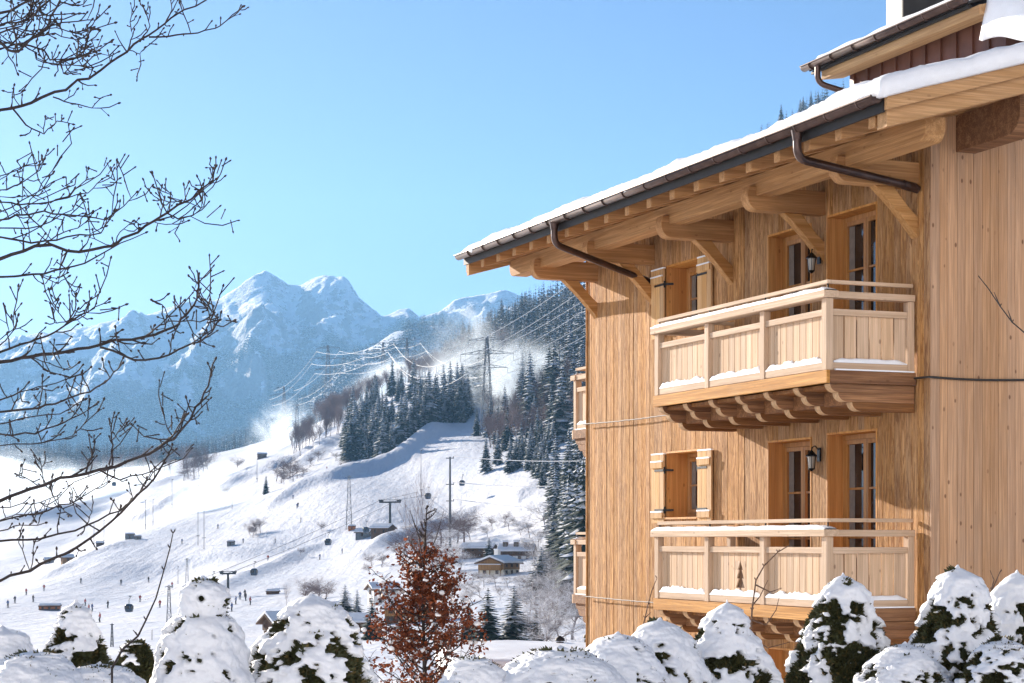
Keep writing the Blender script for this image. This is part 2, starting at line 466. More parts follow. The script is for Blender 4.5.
SKY_RIDGE = interp_pts([(-900, 380), (-500, 362), (-250, 372), (-50, 352), (0, 342), (60, 331), (95, 325), (130, 318), (165, 309), (190, 303), (214, 300), (222, 298),
    (240, 286), (254, 275), (265, 270), (275, 276), (288, 286), (300, 286), (312, 279), (325, 274), (335, 277), (346, 283), (358, 297), (368, 305), (382, 315), (392, 313), (400, 310), (409, 309),
    (420, 318), (440, 312), (455, 300), (475, 296), (505, 291), (540, 300), (620, 310), (800, 300), (1100, 330), (1500, 360)])
Y0, Y1 = 4900.0, 6700.0
def mountain_z(px, Y):
    t_ = (Y - Y0) / (Y1 - Y0)
    x = (px - 512) / F * Y
    zb = EYE + (HZ - 482) / F * Y0
    zr = EYE + (HZ - SKY_RIDGE(px)) / F * Y1
    if t_ <= 1:
        s = max(t_, 0)
        k = 1.12 * s - 0.12 * s * s
        env = math.sin(math.pi * min(max(s, 0), 1)) ** 0.8
    else:
        s = t_; k = 1 - (t_ - 1) * 1.6; env = min((t_ - 1) * 3, 1)
    z = zb + (zr - zb) * k
    n = mnoise.ridged_multi_fractal((x / 620.0 + 0.25 * Y / 620.0, Y / 1500.0, 1.7), 0.9, 2.1, 6, 1.0, 2.0)
    n2 = mnoise.fractal((x / 140.0, Y / 190.0, 5.0), 0.8, 2.0, 5)
    amp = 210.0 * min(1, (zr - zb) / 700.0)
    n3 = mnoise.ridged_multi_fractal((x / 230.0 + 0.2 * Y / 230.0, Y / 420.0, 4.7), 0.9, 2.1, 5, 1.0, 2.0)
    z += env * (amp * (n - 1.1) * 0.75 + 45.0 * (n3 - 1.1) + 30.0 * n2)
    z += (1 - env) * ((4.0 * n2 + 10.0 * (n3 - 1.1)) if t_ > 0.5 else 0)
    return x, z

def build_mountains():
    pxs = np.concatenate([np.arange(-900, -150, 25.0), np.arange(-150, 640, 2.2), np.arange(640, 1500, 25.0)])
    ts = np.concatenate([np.linspace(-0.1, 1.0, 190), np.linspace(1.02, 1.6, 14)])
    V = []
    for t_ in ts:
        for px in pxs:
            Y = Y0 + (Y1 - Y0) * t_
            x, z = mountain_z(px, Y)
            V.append((x, Y, z))
    nu, ny = len(pxs), len(ts)
    Fc = [(j * nu + i, j * nu + i + 1, (j + 1) * nu + i + 1, (j + 1) * nu + i) for j in range(ny - 1) for i in range(nu - 1)]
    o = mesh_obj('mountains', np_mesh('mountains', V, Fc, [M['alp']], smooth=True))
    tag(o, 'snowy mountain range with two pointed summits', 'mountains', kind='structure')

HILL_RIDGE = interp_pts([(60, 520), (140, 470), (200, 448), (260, 428), (310, 394), (345, 361), (376, 344), (393, 331), (416, 325), (440, 324), (470, 330), (520, 345), (600, 365), (760, 420)])
HY0, HY1 = 3000.0, 3700.0
def hill_z(px, Y):
    t_ = (Y - HY0) / (HY1 - HY0)
    x = (px - 512) / F * Y
    zr = EYE + (HZ - HILL_RIDGE(px)) / F * HY1
    zb = 60.0
    k = t_ if t_ <= 1 else 1 - (t_ - 1) * 1.3
    k = max(k, -0.1)
    k = 0.75 * k + 0.25 * math.sin(min(max(k, 0), 1) * math.pi / 2)
    return x, zb + (zr - zb) * k + 10 * mnoise.fractal((x / 160.0, Y / 200.0, 9.0), 0.8, 2.0, 4) * (0.4 if t_ > 0.9 else 1)

def build_hill():
    pxs = np.arange(60, 765, 5.0); ts = np.linspace(-0.1, 1.9, 60)
    V = []
    for t_ in ts:
        for px in pxs:
            Y = HY0 + (HY1 - HY0) * t_; x, z = hill_z(px, Y); V.append((x, Y, z))
    nu, ny = len(pxs), len(ts)
    Fc = [(j * nu + i, j * nu + i + 1, (j + 1) * nu + i + 1, (j + 1) * nu + i) for j in range(ny - 1) for i in range(nu - 1)]
    o = mesh_obj('hills', np_mesh('hills', V, Fc, [M['alp']], smooth=True))
    tag(o, 'wooded snowy hill in front of the mountain range', 'hills', kind='structure')

# ------------------------------------------------------------------ conifers
t = NT('spruce_needles')
nz = t.noise(t.coord((9, 9, 9)), 1.0, 3, 0.6)
t.bsdf(t.mix(t.rng(nz, 0.3, 0.7), (0.020, 0.036, 0.030), (0.050, 0.074, 0.062)), 0.7, None, spec=0.15); M['needle'] = t.mat
t = NT('branch_snow')
t.bsdf((0.82, 0.85, 0.90), 0.6, None, spec=0.2); M['bsnow'] = t.mat
M['bark'] = plain('grey_brown_bark', (0.095, 0.07, 0.055), 0.9, 0, 0.35, 12, 0.4)
t = NT('larch_twigs')
t.bsdf((0.21, 0.155, 0.15), 0.85, None, spec=0.1); M['larch'] = t.mat
t = NT('frosted_twigs')
nz = t.noise(t.coord((5, 5, 5)), 1.0, 3, 0.6)
t.bsdf(t.mix(t.rng(nz, 0.4, 0.6), (0.24, 0.20, 0.19), (0.80, 0.81, 0.85)), 0.85, None, spec=0.1); M['frost'] = t.mat

def spruce_arrays(seed, tiers=26, arms=10, rad=0.19, snow=0.6, bare=0.05):
    """unit-height spruce: drooping ridge-folded branches, snow lying on a share of them"""
    rnd = random.Random(seed)
    V = []; Fc = []; mi = []
    def arm(z, L, ang, droop, w, mat, lift):
        ca, sa = math.cos(ang), math.sin(ang)
        def P(r, s, dz): return (ca * r - sa * s, sa * r + ca * s, z + dz + lift)
        b = len(V)
        V.extend([P(0.0, 0, 0.012), P(L * .45, -w, -droop * .45 - .012), P(L * .5, 0, -droop * .35), P(L * .45, w, -droop * .45 - .012), P(L, 0, -droop),
                  P(L * .78, -w * .8, -droop * .85 - .008), P(L * .78, w * .8, -droop * .85 - .008)])
        for f in ((0, 1, 2), (0, 2, 3), (1, 5, 2), (2, 6, 3), (2, 5, 4), (2, 4, 6)):
            Fc.append([b + i for i in f]); mi.append(mat)
    for i in range(tiers):
        u = i / (tiers - 1)
        z = bare + 0.03 + (0.955 - bare) * u
        r = rad * (1 - u) ** 0.82 * rnd.uniform(0.86, 1.1) + 0.008
        m = max(4, int(arms * (1 - 0.55 * u)))
        a0 = rnd.uniform(0, 6.28)
        for k in range(m):
            L = r * rnd.uniform(0.68, 1.15)
            an = a0 + k * 6.283 / m + rnd.uniform(-.22, .22)
            dr = L * rnd.uniform(0.30, 0.62) * (1 - 0.5 * u)
            w = L * rnd.uniform(0.22, 0.36) + 0.003
            arm(z, L, an, dr, w, 0, 0)
            if rnd.random() < snow:
                arm(z, L * rnd.uniform(.72, .97), an + rnd.uniform(-.06, .06), dr * 0.92, w * rnd.uniform(.78, 1.02), 1, 0.0045)
    b = len(V)
    V.extend([(0.006, 0, 0.93), (-0.003, 0.005, 0.93), (-0.003, -0.005, 0.93), (0, 0, 1.0)])
    for f in ((0, 1, 3), (1, 2, 3), (2, 0, 3)): Fc.append([b + i for i in f]); mi.append(0)
    return np.array(V, np.float32), np.array(Fc, np.int32), np.array(mi, np.int32)

def trunk_arrays(h=1.0, r=0.014, n=5, mat=2):
    V = []; Fc = []
    for j, (z, q) in enumerate(((-0.05, 1.25), (0.3, 0.8), (h * .93, 0.12))):
        for k in range(n):
            V.append((r * q * math.cos(k * 6.283 / n), r * q * math.sin(k * 6.283 / n), z))
    for j in range(2):
        for k in range(n):
            a, b, c, d = j * n + k, j * n + (k + 1) % n, (j + 1) * n + (k + 1) % n, (j + 1) * n + k
            Fc += [(a, b, c), (a, c, d)]
    return np.array(V, np.float32), np.array(Fc, np.int32), np.full(len(Fc), mat, np.int32)

def join_arrays(parts):
    V = []; Fc = []; mi = []; b = 0
    for v, f, m in parts:
        V.append(v); Fc.append(f + b); mi.append(m); b += len(v)
    return np.concatenate(V), np.concatenate(Fc), np.concatenate(mi)

def bare_tree_arrays(seed, depth=4, spread=0.55, nb=4, r0=0.012, mat=0, up=0.35):
    """unit-height leafless tree of three-sided twigs"""
    rnd = random.Random(seed)
    V = []; Fc = []
    def seg(p, q, ra, rb):
        d = (q - p); u = d.orthogonal().normalized(); w = d.normalized().cross(u)
        b = len(V)
        for c, rr in ((p, ra), (q, rb)):
            for k in range(3):
                a = k * 2.0944
                V.append(tuple(c + (u * math.cos(a) + w * math.sin(a)) * rr))
        for k in range(3):
            k2 = (k + 1) % 3
            Fc.append((b + k, b + k2, b + 3 + k2)); Fc.append((b + k, b + 3 + k2, b + 3 + k))
    def grow(p, d, L, r, lev):
        steps = 3
        for i in range(steps):
            d = (d + Vector((rnd.uniform(-1, 1), rnd.uniform(-1, 1), rnd.uniform(-.5, 1) * up)) * 0.22).normalized()
            q = p + d * (L / steps)
            r2 = r * 0.82
            seg(p, q, r, r2)
            p = q; r = r2
            if lev > 0 and (i > 0 or lev < depth):
                for _ in range(nb if i == steps - 1 else nb - 2):
                    o = Vector((rnd.gauss(0, 1), rnd.gauss(0, 1), rnd.gauss(0.25, .6))).normalized()
                    nd = (d * (1 - spread) + o * spread + Vector((0, 0, up * .3))).normalized()
                    grow(p, nd, L * rnd.uniform(.5, .75), r * .6, lev - 1)
    grow(Vector((0, 0, -0.03)), Vector((0, 0, 1)), 0.42, r0, depth)
    V = np.array(V, np.float32)
    V /= V[:, 2].max()
    return V, np.array(Fc, np.int32), np.full(len(Fc), mat, np.int32)

def tile(arr, places):
    """merge scaled, turned copies of one array-mesh: for masses only"""
    v, f, m = arr
    Vs = []; Fs = []; Ms = []
    for i, (p, h, w, a) in enumerate(places):
        ca, sa = math.cos(a), math.sin(a)
        q = np.empty_like(v)
        q[:, 0] = (v[:, 0] * ca - v[:, 1] * sa) * h * w + p[0]
        q[:, 1] = (v[:, 0] * sa + v[:, 1] * ca) * h * w + p[1]
        q[:, 2] = v[:, 2] * h + p[2]
        Vs.append(q); Fs.append(f + i * len(v)); Ms.append(m)
    return np.concatenate(Vs), np.concatenate(Fs), np.concatenate(Ms)

SPR_MATS = [M['needle'], M['bsnow'], M['bark']]
def inside(poly, x, y):
    c = False; n = len(poly)
    for i in range(n):
        x1, y1 = poly[i]; x2, y2 = poly[(i + 1) % n]
        if (y1 > y) != (y2 > y) and x < (x2 - x1) * (y - y1) / (y2 - y1) + x1: c = not c
    return c

def scatter(poly, n, seed, Ymin, Ymax, dmin=2.0, zfun=None):
    """points of the ground whose picture lies in a region: [(px, py, Y)]"""
    rnd = random.Random(seed); out = []; cells = {}
    xs = [p[0] for p in poly]
    tries = 0
    while len(out) < n and tries < n * 60:
        tries += 1
        px = rnd.uniform(min(xs), max(xs)); Y = math.exp(rnd.uniform(math.log(Ymin), math.log(Ymax)))
        py = ground_py(px, Y)
        if not inside(poly, px, py): continue
        x = (px - 512) / F * Y
        key = (int(x // 3), int(Y // 3))
        if key in cells: continue
        cells[key] = 1
        out.append((px, py, Y))
    return out

far_spruce = join_arrays([spruce_arrays(50, 9, 7, 0.20, 0.5), trunk_arrays()])
far_spruce_b = join_arrays([spruce_arrays(52, 9, 7, 0.17, 0.25), trunk_arrays()])
tiny_spruce = spruce_arrays(51, 5, 6, 0.29, 0.3)
larch_a = bare_tree_arrays(61, 3, 0.5, 4, 0.014, 0, .8)

def forest_mass(name, label, arr, mats, places, cat='forest'):
    V, Fc, mi = tile(arr, places)
    o = mesh_obj(name, np_mesh(name, V, Fc, mats, mi))
    tag(o, label, cat, kind='stuff')

def build_forests():
    rnd = random.Random(7)
    # ---- individuals: shared meshes
    variants = []
    for k, (sd, ti, ar, rd, sn) in enumerate(((11, 26, 11, .185, .8), (12, 24, 10, .21, .95), (13, 28, 10, .17, .65), (14, 26, 10, .195, .4), (15, 22, 9, .16, 1.0))):
        v, f, m = join_arrays([spruce_arrays(sd, ti, ar, rd, sn), trunk_arrays()])
        variants.append(np_mesh('spruce_tree', v, f, SPR_MATS, m))
    larch_meshes = []
    for sd in (61, 62, 63):
        v, f, m = bare_tree_arrays(sd, 3, 0.5, 5, 0.013, 0, 0.8)
        larch_meshes.append(np_mesh('larch_tree', v, f, [M['larch']], m))
    def plant(me, name, px, Y, h, label, cat, group, w=1.0):
        x = (px - 512) / F * Y
        o = mesh_obj(name, me)
        o.location = (x, Y, ground_z(x, Y) - 0.1)
        o.rotation_euler = (0, 0, rnd.uniform(0, 6.28)); o.scale = (h * w, h * w, h)
        tag(o, label, cat, group)
        return o
    grove = [(333, 480), (345, 455), (372, 430), (400, 412), (430, 410), (466, 424), (464, 438), (432, 452), (408, 470), (378, 486), (350, 487)]
    right = [(486, 470), (476, 446), (484, 425), (482, 400), (470, 370), (452, 345), (470, 325), (505, 325), (545, 318), (600, 290), (700, 205), (830, 90), (860, 420), (620, 500), (590, 478), (560, 452), (545, 462), (530, 452), (512, 458)]
    edge = [(548, 520), (548, 488), (560, 466), (592, 474), (640, 470), (640, 650), (583, 650), (570, 600), (562, 560), (556, 540)]
    pts = [(p, 'grove') for p in scatter(grove, 95, 1, 600, 1200)]
    pts += [(p, 'grove') for p in scatter([(398, 478), (420, 462), (440, 450), (462, 436), (472, 424), (462, 418), (436, 438), (412, 454)], 55, 8, 600, 1200)]
    pts += [(p, 'low') for p in scatter([(492, 476), (520, 466), (548, 452), (556, 470), (548, 492), (520, 486)], 16, 9, 450, 900)]
    pts += [(p, 'edge') for p in scatter(edge, 85, 2, 240, 560)]
    pts += [(p, 'right') for p in scatter(right, 330, 3, 560, 1700)]
    text = {'grove': ('snow dusted spruce in the triangular grove beside the shaded ski run', 'spruces of the triangular grove'),
            'edge': ('tall dark spruce in the row growing close beside the chalet wall', 'spruces close beside the chalet'),
            'low': ('smaller snowy spruce scattered on the white clearing below the steep wood', 'spruces scattered below the steep wood'),
            'right': ('snow dusted spruce in the dense wood climbing the steep hillside', 'spruces on the steep hillside')}
    pool = []
    for (px, py, Y), w in pts:
        if not (280 < px < 590 or (w == 'right' and 590 <= px < 800 and py < 150) or (w == 'edge')): 
            if w != 'right': continue
        h = {'grove': rnd.choice((rnd.uniform(9, 14), rnd.uniform(14, 22), rnd.uniform(17, 24))), 'low': rnd.uniform(7, 13), 'edge': rnd.uniform(14, 21), 'right': rnd.choice((rnd.uniform(11, 17), rnd.uniform(17, 25), rnd.uniform(22, 31)))}[w]
        seen = px < 592 or (px > 770 and py < 150)
        if not seen: continue
        pool.append((h / Y, px, py, Y, h, w))
    pool.sort(reverse=True)
    used = 0
    for s_, px, py, Y, h, w in pool[:290]:
        plant(variants[rnd.choice((0, 1, 2, 2, 3, 0)) if w != 'edge' else rnd.choice((2, 3, 0))], 'spruce_tree', px, Y, h, text[w][0], 'spruce', text[w][1], rnd.uniform(1.0, 1.35))
    # single spruces one can pick out: px, base row, picture height, variant, label
    singles = [
        (266, 519, 20, 3, 'lone small dark spruce standing on the open piste by frosted scrub'),
        (486, 484, 40, 0, 'dark spruce standing alone at the lower end of the shaded ski run'),
        (510, 482, 38, 1, 'snowy spruce just right of the pylon below the steep wood'),
        (488, 648, 62, 3, 'dark bushy spruce between the red beech and the snowy flat roof'),
        (514, 646, 62, 0, 'blue green snow dusted spruce right of the dark bushy one, near flat roof'),
        (469, 640, 40, 3, 'dark spruce partly hidden behind the right side of the red beech'),
        (489, 560, 26, 3, 'small round dark spruce between the cream chalet and the brown house'),
        (541, 600, 52, 1, 'snowy spruce at the foot of the frosted thicket right of the cream chalet'),
        (553, 566, 60, 2, 'tall slim spruce beside the far balcony of the large chalet'),
        (536, 648, 40, 3, 'low dark spruce behind the vent pipes of the flat garage roof'),
        (345, 625, 42, 1, 'frosted spruce behind the white shrub left of the white house'),
        (357, 622, 34, 4, 'pale frosted spruce in front of the white house with blue roof'),
        (372, 640, 45, 3, 'dark spruce at the left foot of the red beech'),
    ]
    for px, py, hp, vi, lab in singles:
        g = ground_at(px, py)
        o = plant(variants[vi], 'spruce_tree', px, g.y, hp * g.y / F, lab, 'spruce', None, rnd.uniform(1.05, 1.25) if py < 560 else rnd.uniform(1.7, 2.1))
    # larches and bare woods, purple brown
    lar = [(p, 'a') for p in scatter([(286, 478), (300, 462), (330, 440), (372, 415), (400, 400), (392, 412), (345, 450), (330, 480), (305, 482)], 90, 21, 700, 1400)]
    lar += [(p, 'b') for p in scatter([(492, 470), (485, 425), (500, 410), (545, 400), (585, 395), (590, 420), (560, 440), (530, 450)], 70, 22, 560, 1000)]
    for (px, py, Y), w in lar:
        plant(larch_meshes[rnd.randrange(3)], 'larch_tree', px, Y, rnd.uniform(12, 18), 'bare purple brown larch on the upper left flank of the spruce grove' if w == 'a' else 'bare purple brown larch mixed into the lower part of the steep wood', 'larch',
              'larches beside the grove' if w == 'a' else 'larches in the steep wood', rnd.uniform(.75, 1.0))
    # ---- masses
    mass = [p for p in pool[290:]]
    places = [(((px - 512) / F * Y, Y, ground_z((px - 512) / F * Y, Y) - .1), h, rnd.uniform(.9, 1.2), rnd.uniform(0, 6)) for _, px, py, Y, h, w in mass]
    extra = scatter([(440, 400), (450, 330), (470, 318), (505, 318), (545, 310), (610, 290), (610, 400)], 800, 5, 800, 1900)
    extra += scatter([(590, 330), (600, 283), (700, 195), (800, 104), (1000, 35), (1400, 0), (1400, 260), (1000, 300), (760, 440), (640, 500), (590, 480)], 1900, 6, 480, 1900)
    places += [(((px - 512) / F * Y, Y, ground_z((px - 512) / F * Y, Y) - .1), rnd.uniform(13, 24), rnd.uniform(.9, 1.2), rnd.uniform(0, 6)) for px, py, Y in extra]
    forest_mass('steep_forest', 'mass of snow dusted spruces high on the steep hillside', far_spruce, SPR_MATS, places)
    lw = scatter([(445, 400), (440, 352), (455, 335), (500, 345), (520, 372), (500, 395)], 190, 31, 800, 1600)
    lw += scatter([(380, 410), (398, 385), (430, 368), (446, 380), (440, 404), (410, 410)], 120, 32, 800, 1700)
    lw += scatter([(75, 478), (100, 462), (180, 462), (215, 470), (190, 482), (120, 485)], 60, 34, 1100, 2000)
    places = [(((px - 512) / F * Y, Y, ground_z((px - 512) / F * Y, Y) - .1), rnd.uniform(12, 19), rnd.uniform(.75, 1.0), rnd.uniform(0, 6)) for px, py, Y in lw]
    forest_mass('larch_forest', 'mass of leafless purple brown larches behind the ski slope', larch_a, [M['larch']], places)
    # dark forest beyond the piste
    pl = []
    for i in range(2100):
        px = rnd.uniform(-120, 330); Y = rnd.uniform(1750, 2750)
        lo = np.interp(px, [-120, 0, 150, 210, 330], [1750, 1750, 1800, 1950, 2300])
        if Y < lo: continue
        x = (px - 512) / F * Y
        pl.append(((x, Y, ground_z(x, Y)), rnd.uniform(16, 26), rnd.uniform(.8, 1.1), rnd.uniform(0, 6)))
    forest_mass('valley_forest', 'dark blue spruce forest beyond the open piste', far_spruce_b, SPR_MATS, pl)
    # hill
    pl = []
    for i in range(11000):
        px = rnd.uniform(120, 620); Y = HY0 + (HY1 - HY0) * rnd.uniform(0.0, 1.12)
        x, z = hill_z(px, Y)
        if mnoise.noise((x / 90.0, Y / 130.0, 2.0)) > 0.28: continue
        pl.append(((x, Y, z - 1), rnd.uniform(15, 26), rnd.uniform(.85, 1.15), rnd.uniform(0, 6)))
    forest_mass('hill_forest', 'blue spruce forest covering the wooded hill', tiny_spruce, SPR_MATS, pl)
    # lower flanks of the mountains
    TL = interp_pts([(-200, 440), (0, 425), (80, 402), (150, 385), (200, 370), (240, 352), (270, 350), (300, 345), (330, 342), (360, 334), (400, 325), (520, 325), (650, 330)])
    pl = []
    tries = 0
    while len(pl) < 30000 and tries < 160000:
        tries += 1
        px = rnd.uniform(-160, 480); Y = Y0 + (Y1 - Y0) * rnd.uniform(-0.05, 0.85)
        x, z = mountain_z(px, Y)
        py = HZ - (z - EYE) / Y * F
        lim = TL(px) + 26 * mnoise.noise((x / 180.0, Y / 300.0, 7.0)) + 16 * mnoise.noise((x / 60.0, Y / 90.0, 1.0))
        if py < lim: continue
        if mnoise.noise((x / 70.0 + Y / 200.0, Y / 300.0, 12.0)) > 0.33: continue
        pl.append(((x, Y, z - 1), rnd.uniform(18, 32), rnd.uniform(.9, 1.3), rnd.uniform(0, 6)))
    forest_mass('mountain_forest', 'hazy blue spruce forest on the lower mountain flank', tiny_spruce, SPR_MATS, pl)

def build_scrub():
    rnd = random.Random(17)
    meshes = []
    for sd in (71, 72, 73):
        v, f, m = bare_tree_arrays(sd, 3, 0.7, 5, 0.019, 0, 0.35)
        meshes.append(np_mesh('frosted_tree', v, f, [M['frost']], m))
    dark = []
    for sd in (75, 76):
        v, f, m = bare_tree_arrays(sd, 3, 0.75, 5, 0.018, 0, 0.25)
        dark.append(np_mesh('bare_shrub', v, f, [M['larch']], m))
    groups = {
     'a': ('frosted leafless tree in the thicket between the valley spruces and chalet wall', 'frosted trees beside the chalet wall', 'frosted_tree', 'tree',
           [(548, 640, 60), (560, 625, 62), (540, 628, 50), (572, 640, 70), (553, 600, 45), (566, 600, 50), (535, 645, 42), (578, 615, 60), (545, 655, 50), (530, 615, 34), (562, 655, 60)]),
     'b': ('frosted low bush in the hedge below the cream chalet', 'frosted bushes below the cream chalet', 'frosted_tree', 'bush',
           [(460, 585, 17), (472, 588, 18), (484, 590, 18), (496, 590, 18), (508, 590, 17), (520, 592, 18), (532, 592, 16), (466, 596, 18), (480, 600, 20), (500, 602, 20), (516, 604, 18)]),
     'e': ('pale frosted tree among the valley houses and the edge of the steep wood', 'frosted trees among the valley houses', 'frosted_tree', 'tree',
           [(446, 556, 34), (452, 566, 30), (460, 572, 26), (536, 560, 36), (541, 575, 40), (546, 590, 46), (538, 540, 28), (530, 530, 22), (545, 522, 34), (521, 526, 20), (509, 522, 18), (450, 606, 30), (462, 612, 30), (536, 605, 36), (528, 596, 24), (470, 532, 22), (463, 528, 24), (487, 528, 16), (549, 548, 44), (552, 610, 50)]),
     'c': ('bare grey bush clumped on the open piste above the ski lift tower', 'bare bushes on the piste', 'bare_shrub', 'bush',
           [(276, 505, 20), (284, 503, 24), (290, 503, 26), (297, 506, 22), (303, 508, 16), (281, 508, 18), (293, 509, 20), (250, 552, 16), (256, 551, 18), (260, 550, 19), (253, 553, 14), (284, 511, 14), (194, 490, 28), (203, 488, 34), (188, 488, 24), (209, 487, 30), (199, 491, 28), (238, 490, 18), (184, 492, 18), (310, 492, 14), (318, 487, 15), (345, 502, 12), (336, 488, 12), (228, 512, 10), (322, 545, 12), (300, 560, 10), (205, 520, 10)]),
     'd': ('bare brown bush beside the valley houses', 'bare bushes around the valley houses', 'bare_shrub', 'bush',
           [(372, 567, 16), (382, 570, 18), (370, 575, 14), (408, 560, 34), (418, 565, 42), (400, 568, 30), (428, 562, 46), (441, 545, 40), (457, 538, 40), (465, 540, 44), (505, 518, 20), (492, 520, 18), (304, 597, 26), (318, 600, 30), (326, 602, 26), (310, 602, 24), (435, 575, 40), (450, 580, 36)]),
    }
    for k, (lab, grp, nm, cat, L) in groups.items():
        for px, py, hp in L:
            g = ground_at(px, py)
            me = rnd.choice(meshes if nm == 'frosted_tree' else dark)
            o = mesh_obj(nm, me); h = hp * g.y / F
            o.location = (g.x, g.y, g.z - 0.1); w = rnd.uniform(1.1, 1.6); o.scale = (h * w, h * w, h)
            o.rotation_euler = (0, 0, rnd.uniform(0, 6.28))
            tag(o, lab, cat, grp)
    # one taller sapling left of the broad white shrub, another thin tree by the hut
    for px, py, hp, lab in ((286, 606, 32, 'thin snowy larch sapling rising behind the broad white shrub'), (421, 590, 130, 'tall thin leafless tree rising above the red beech')):
        g = ground_at(px, py)
        v, f, m = bare_tree_arrays(80 + px % 7, 3, 0.35, 4, 0.008, 0, 0.9)
        o = mesh_obj('sapling', np_mesh('sapling', v, f, [M['larch']], m)); h = hp * g.y / F
        o.location = (g.x, g.y, g.z - .1); o.scale = (h, h, h)
        tag(o, lab, 'tree')
# ------------------------------------------------------------------ the chalet: local x runs into the house, y along the long wall, z up
HC = (4.937, 23.51)
HROT = math.atan2(0.3717, 0.9284)
LEN = 9.92
def house_world(x, y, z):
    c, s = math.cos(HROT), math.sin(HROT)
    return Vector((HC[0] + x * c - y * s, HC[1] + x * s + y * c, z))

SL = 0.287
RIDGE = 6.0
def raft_top(x):
    return 8.85 + SL * (x + 1.0) if x <= RIDGE else 8.85 + SL * (2 * RIDGE - x + 1.0)

WIN = []            # openings in the long wall: (y0, y1, z0, z1, kind)
for zd in (0.38, 3.18, 5.98):
    WIN += [(1.142, 2.347, zd + 0.05, zd + 2.20, 'door'), (2.726, 3.898, zd + 0.05, zd + 2.17, 'door')]
    WIN += [(5.88, 7.0, zd + 1.13, zd + 2.15, 'window')]

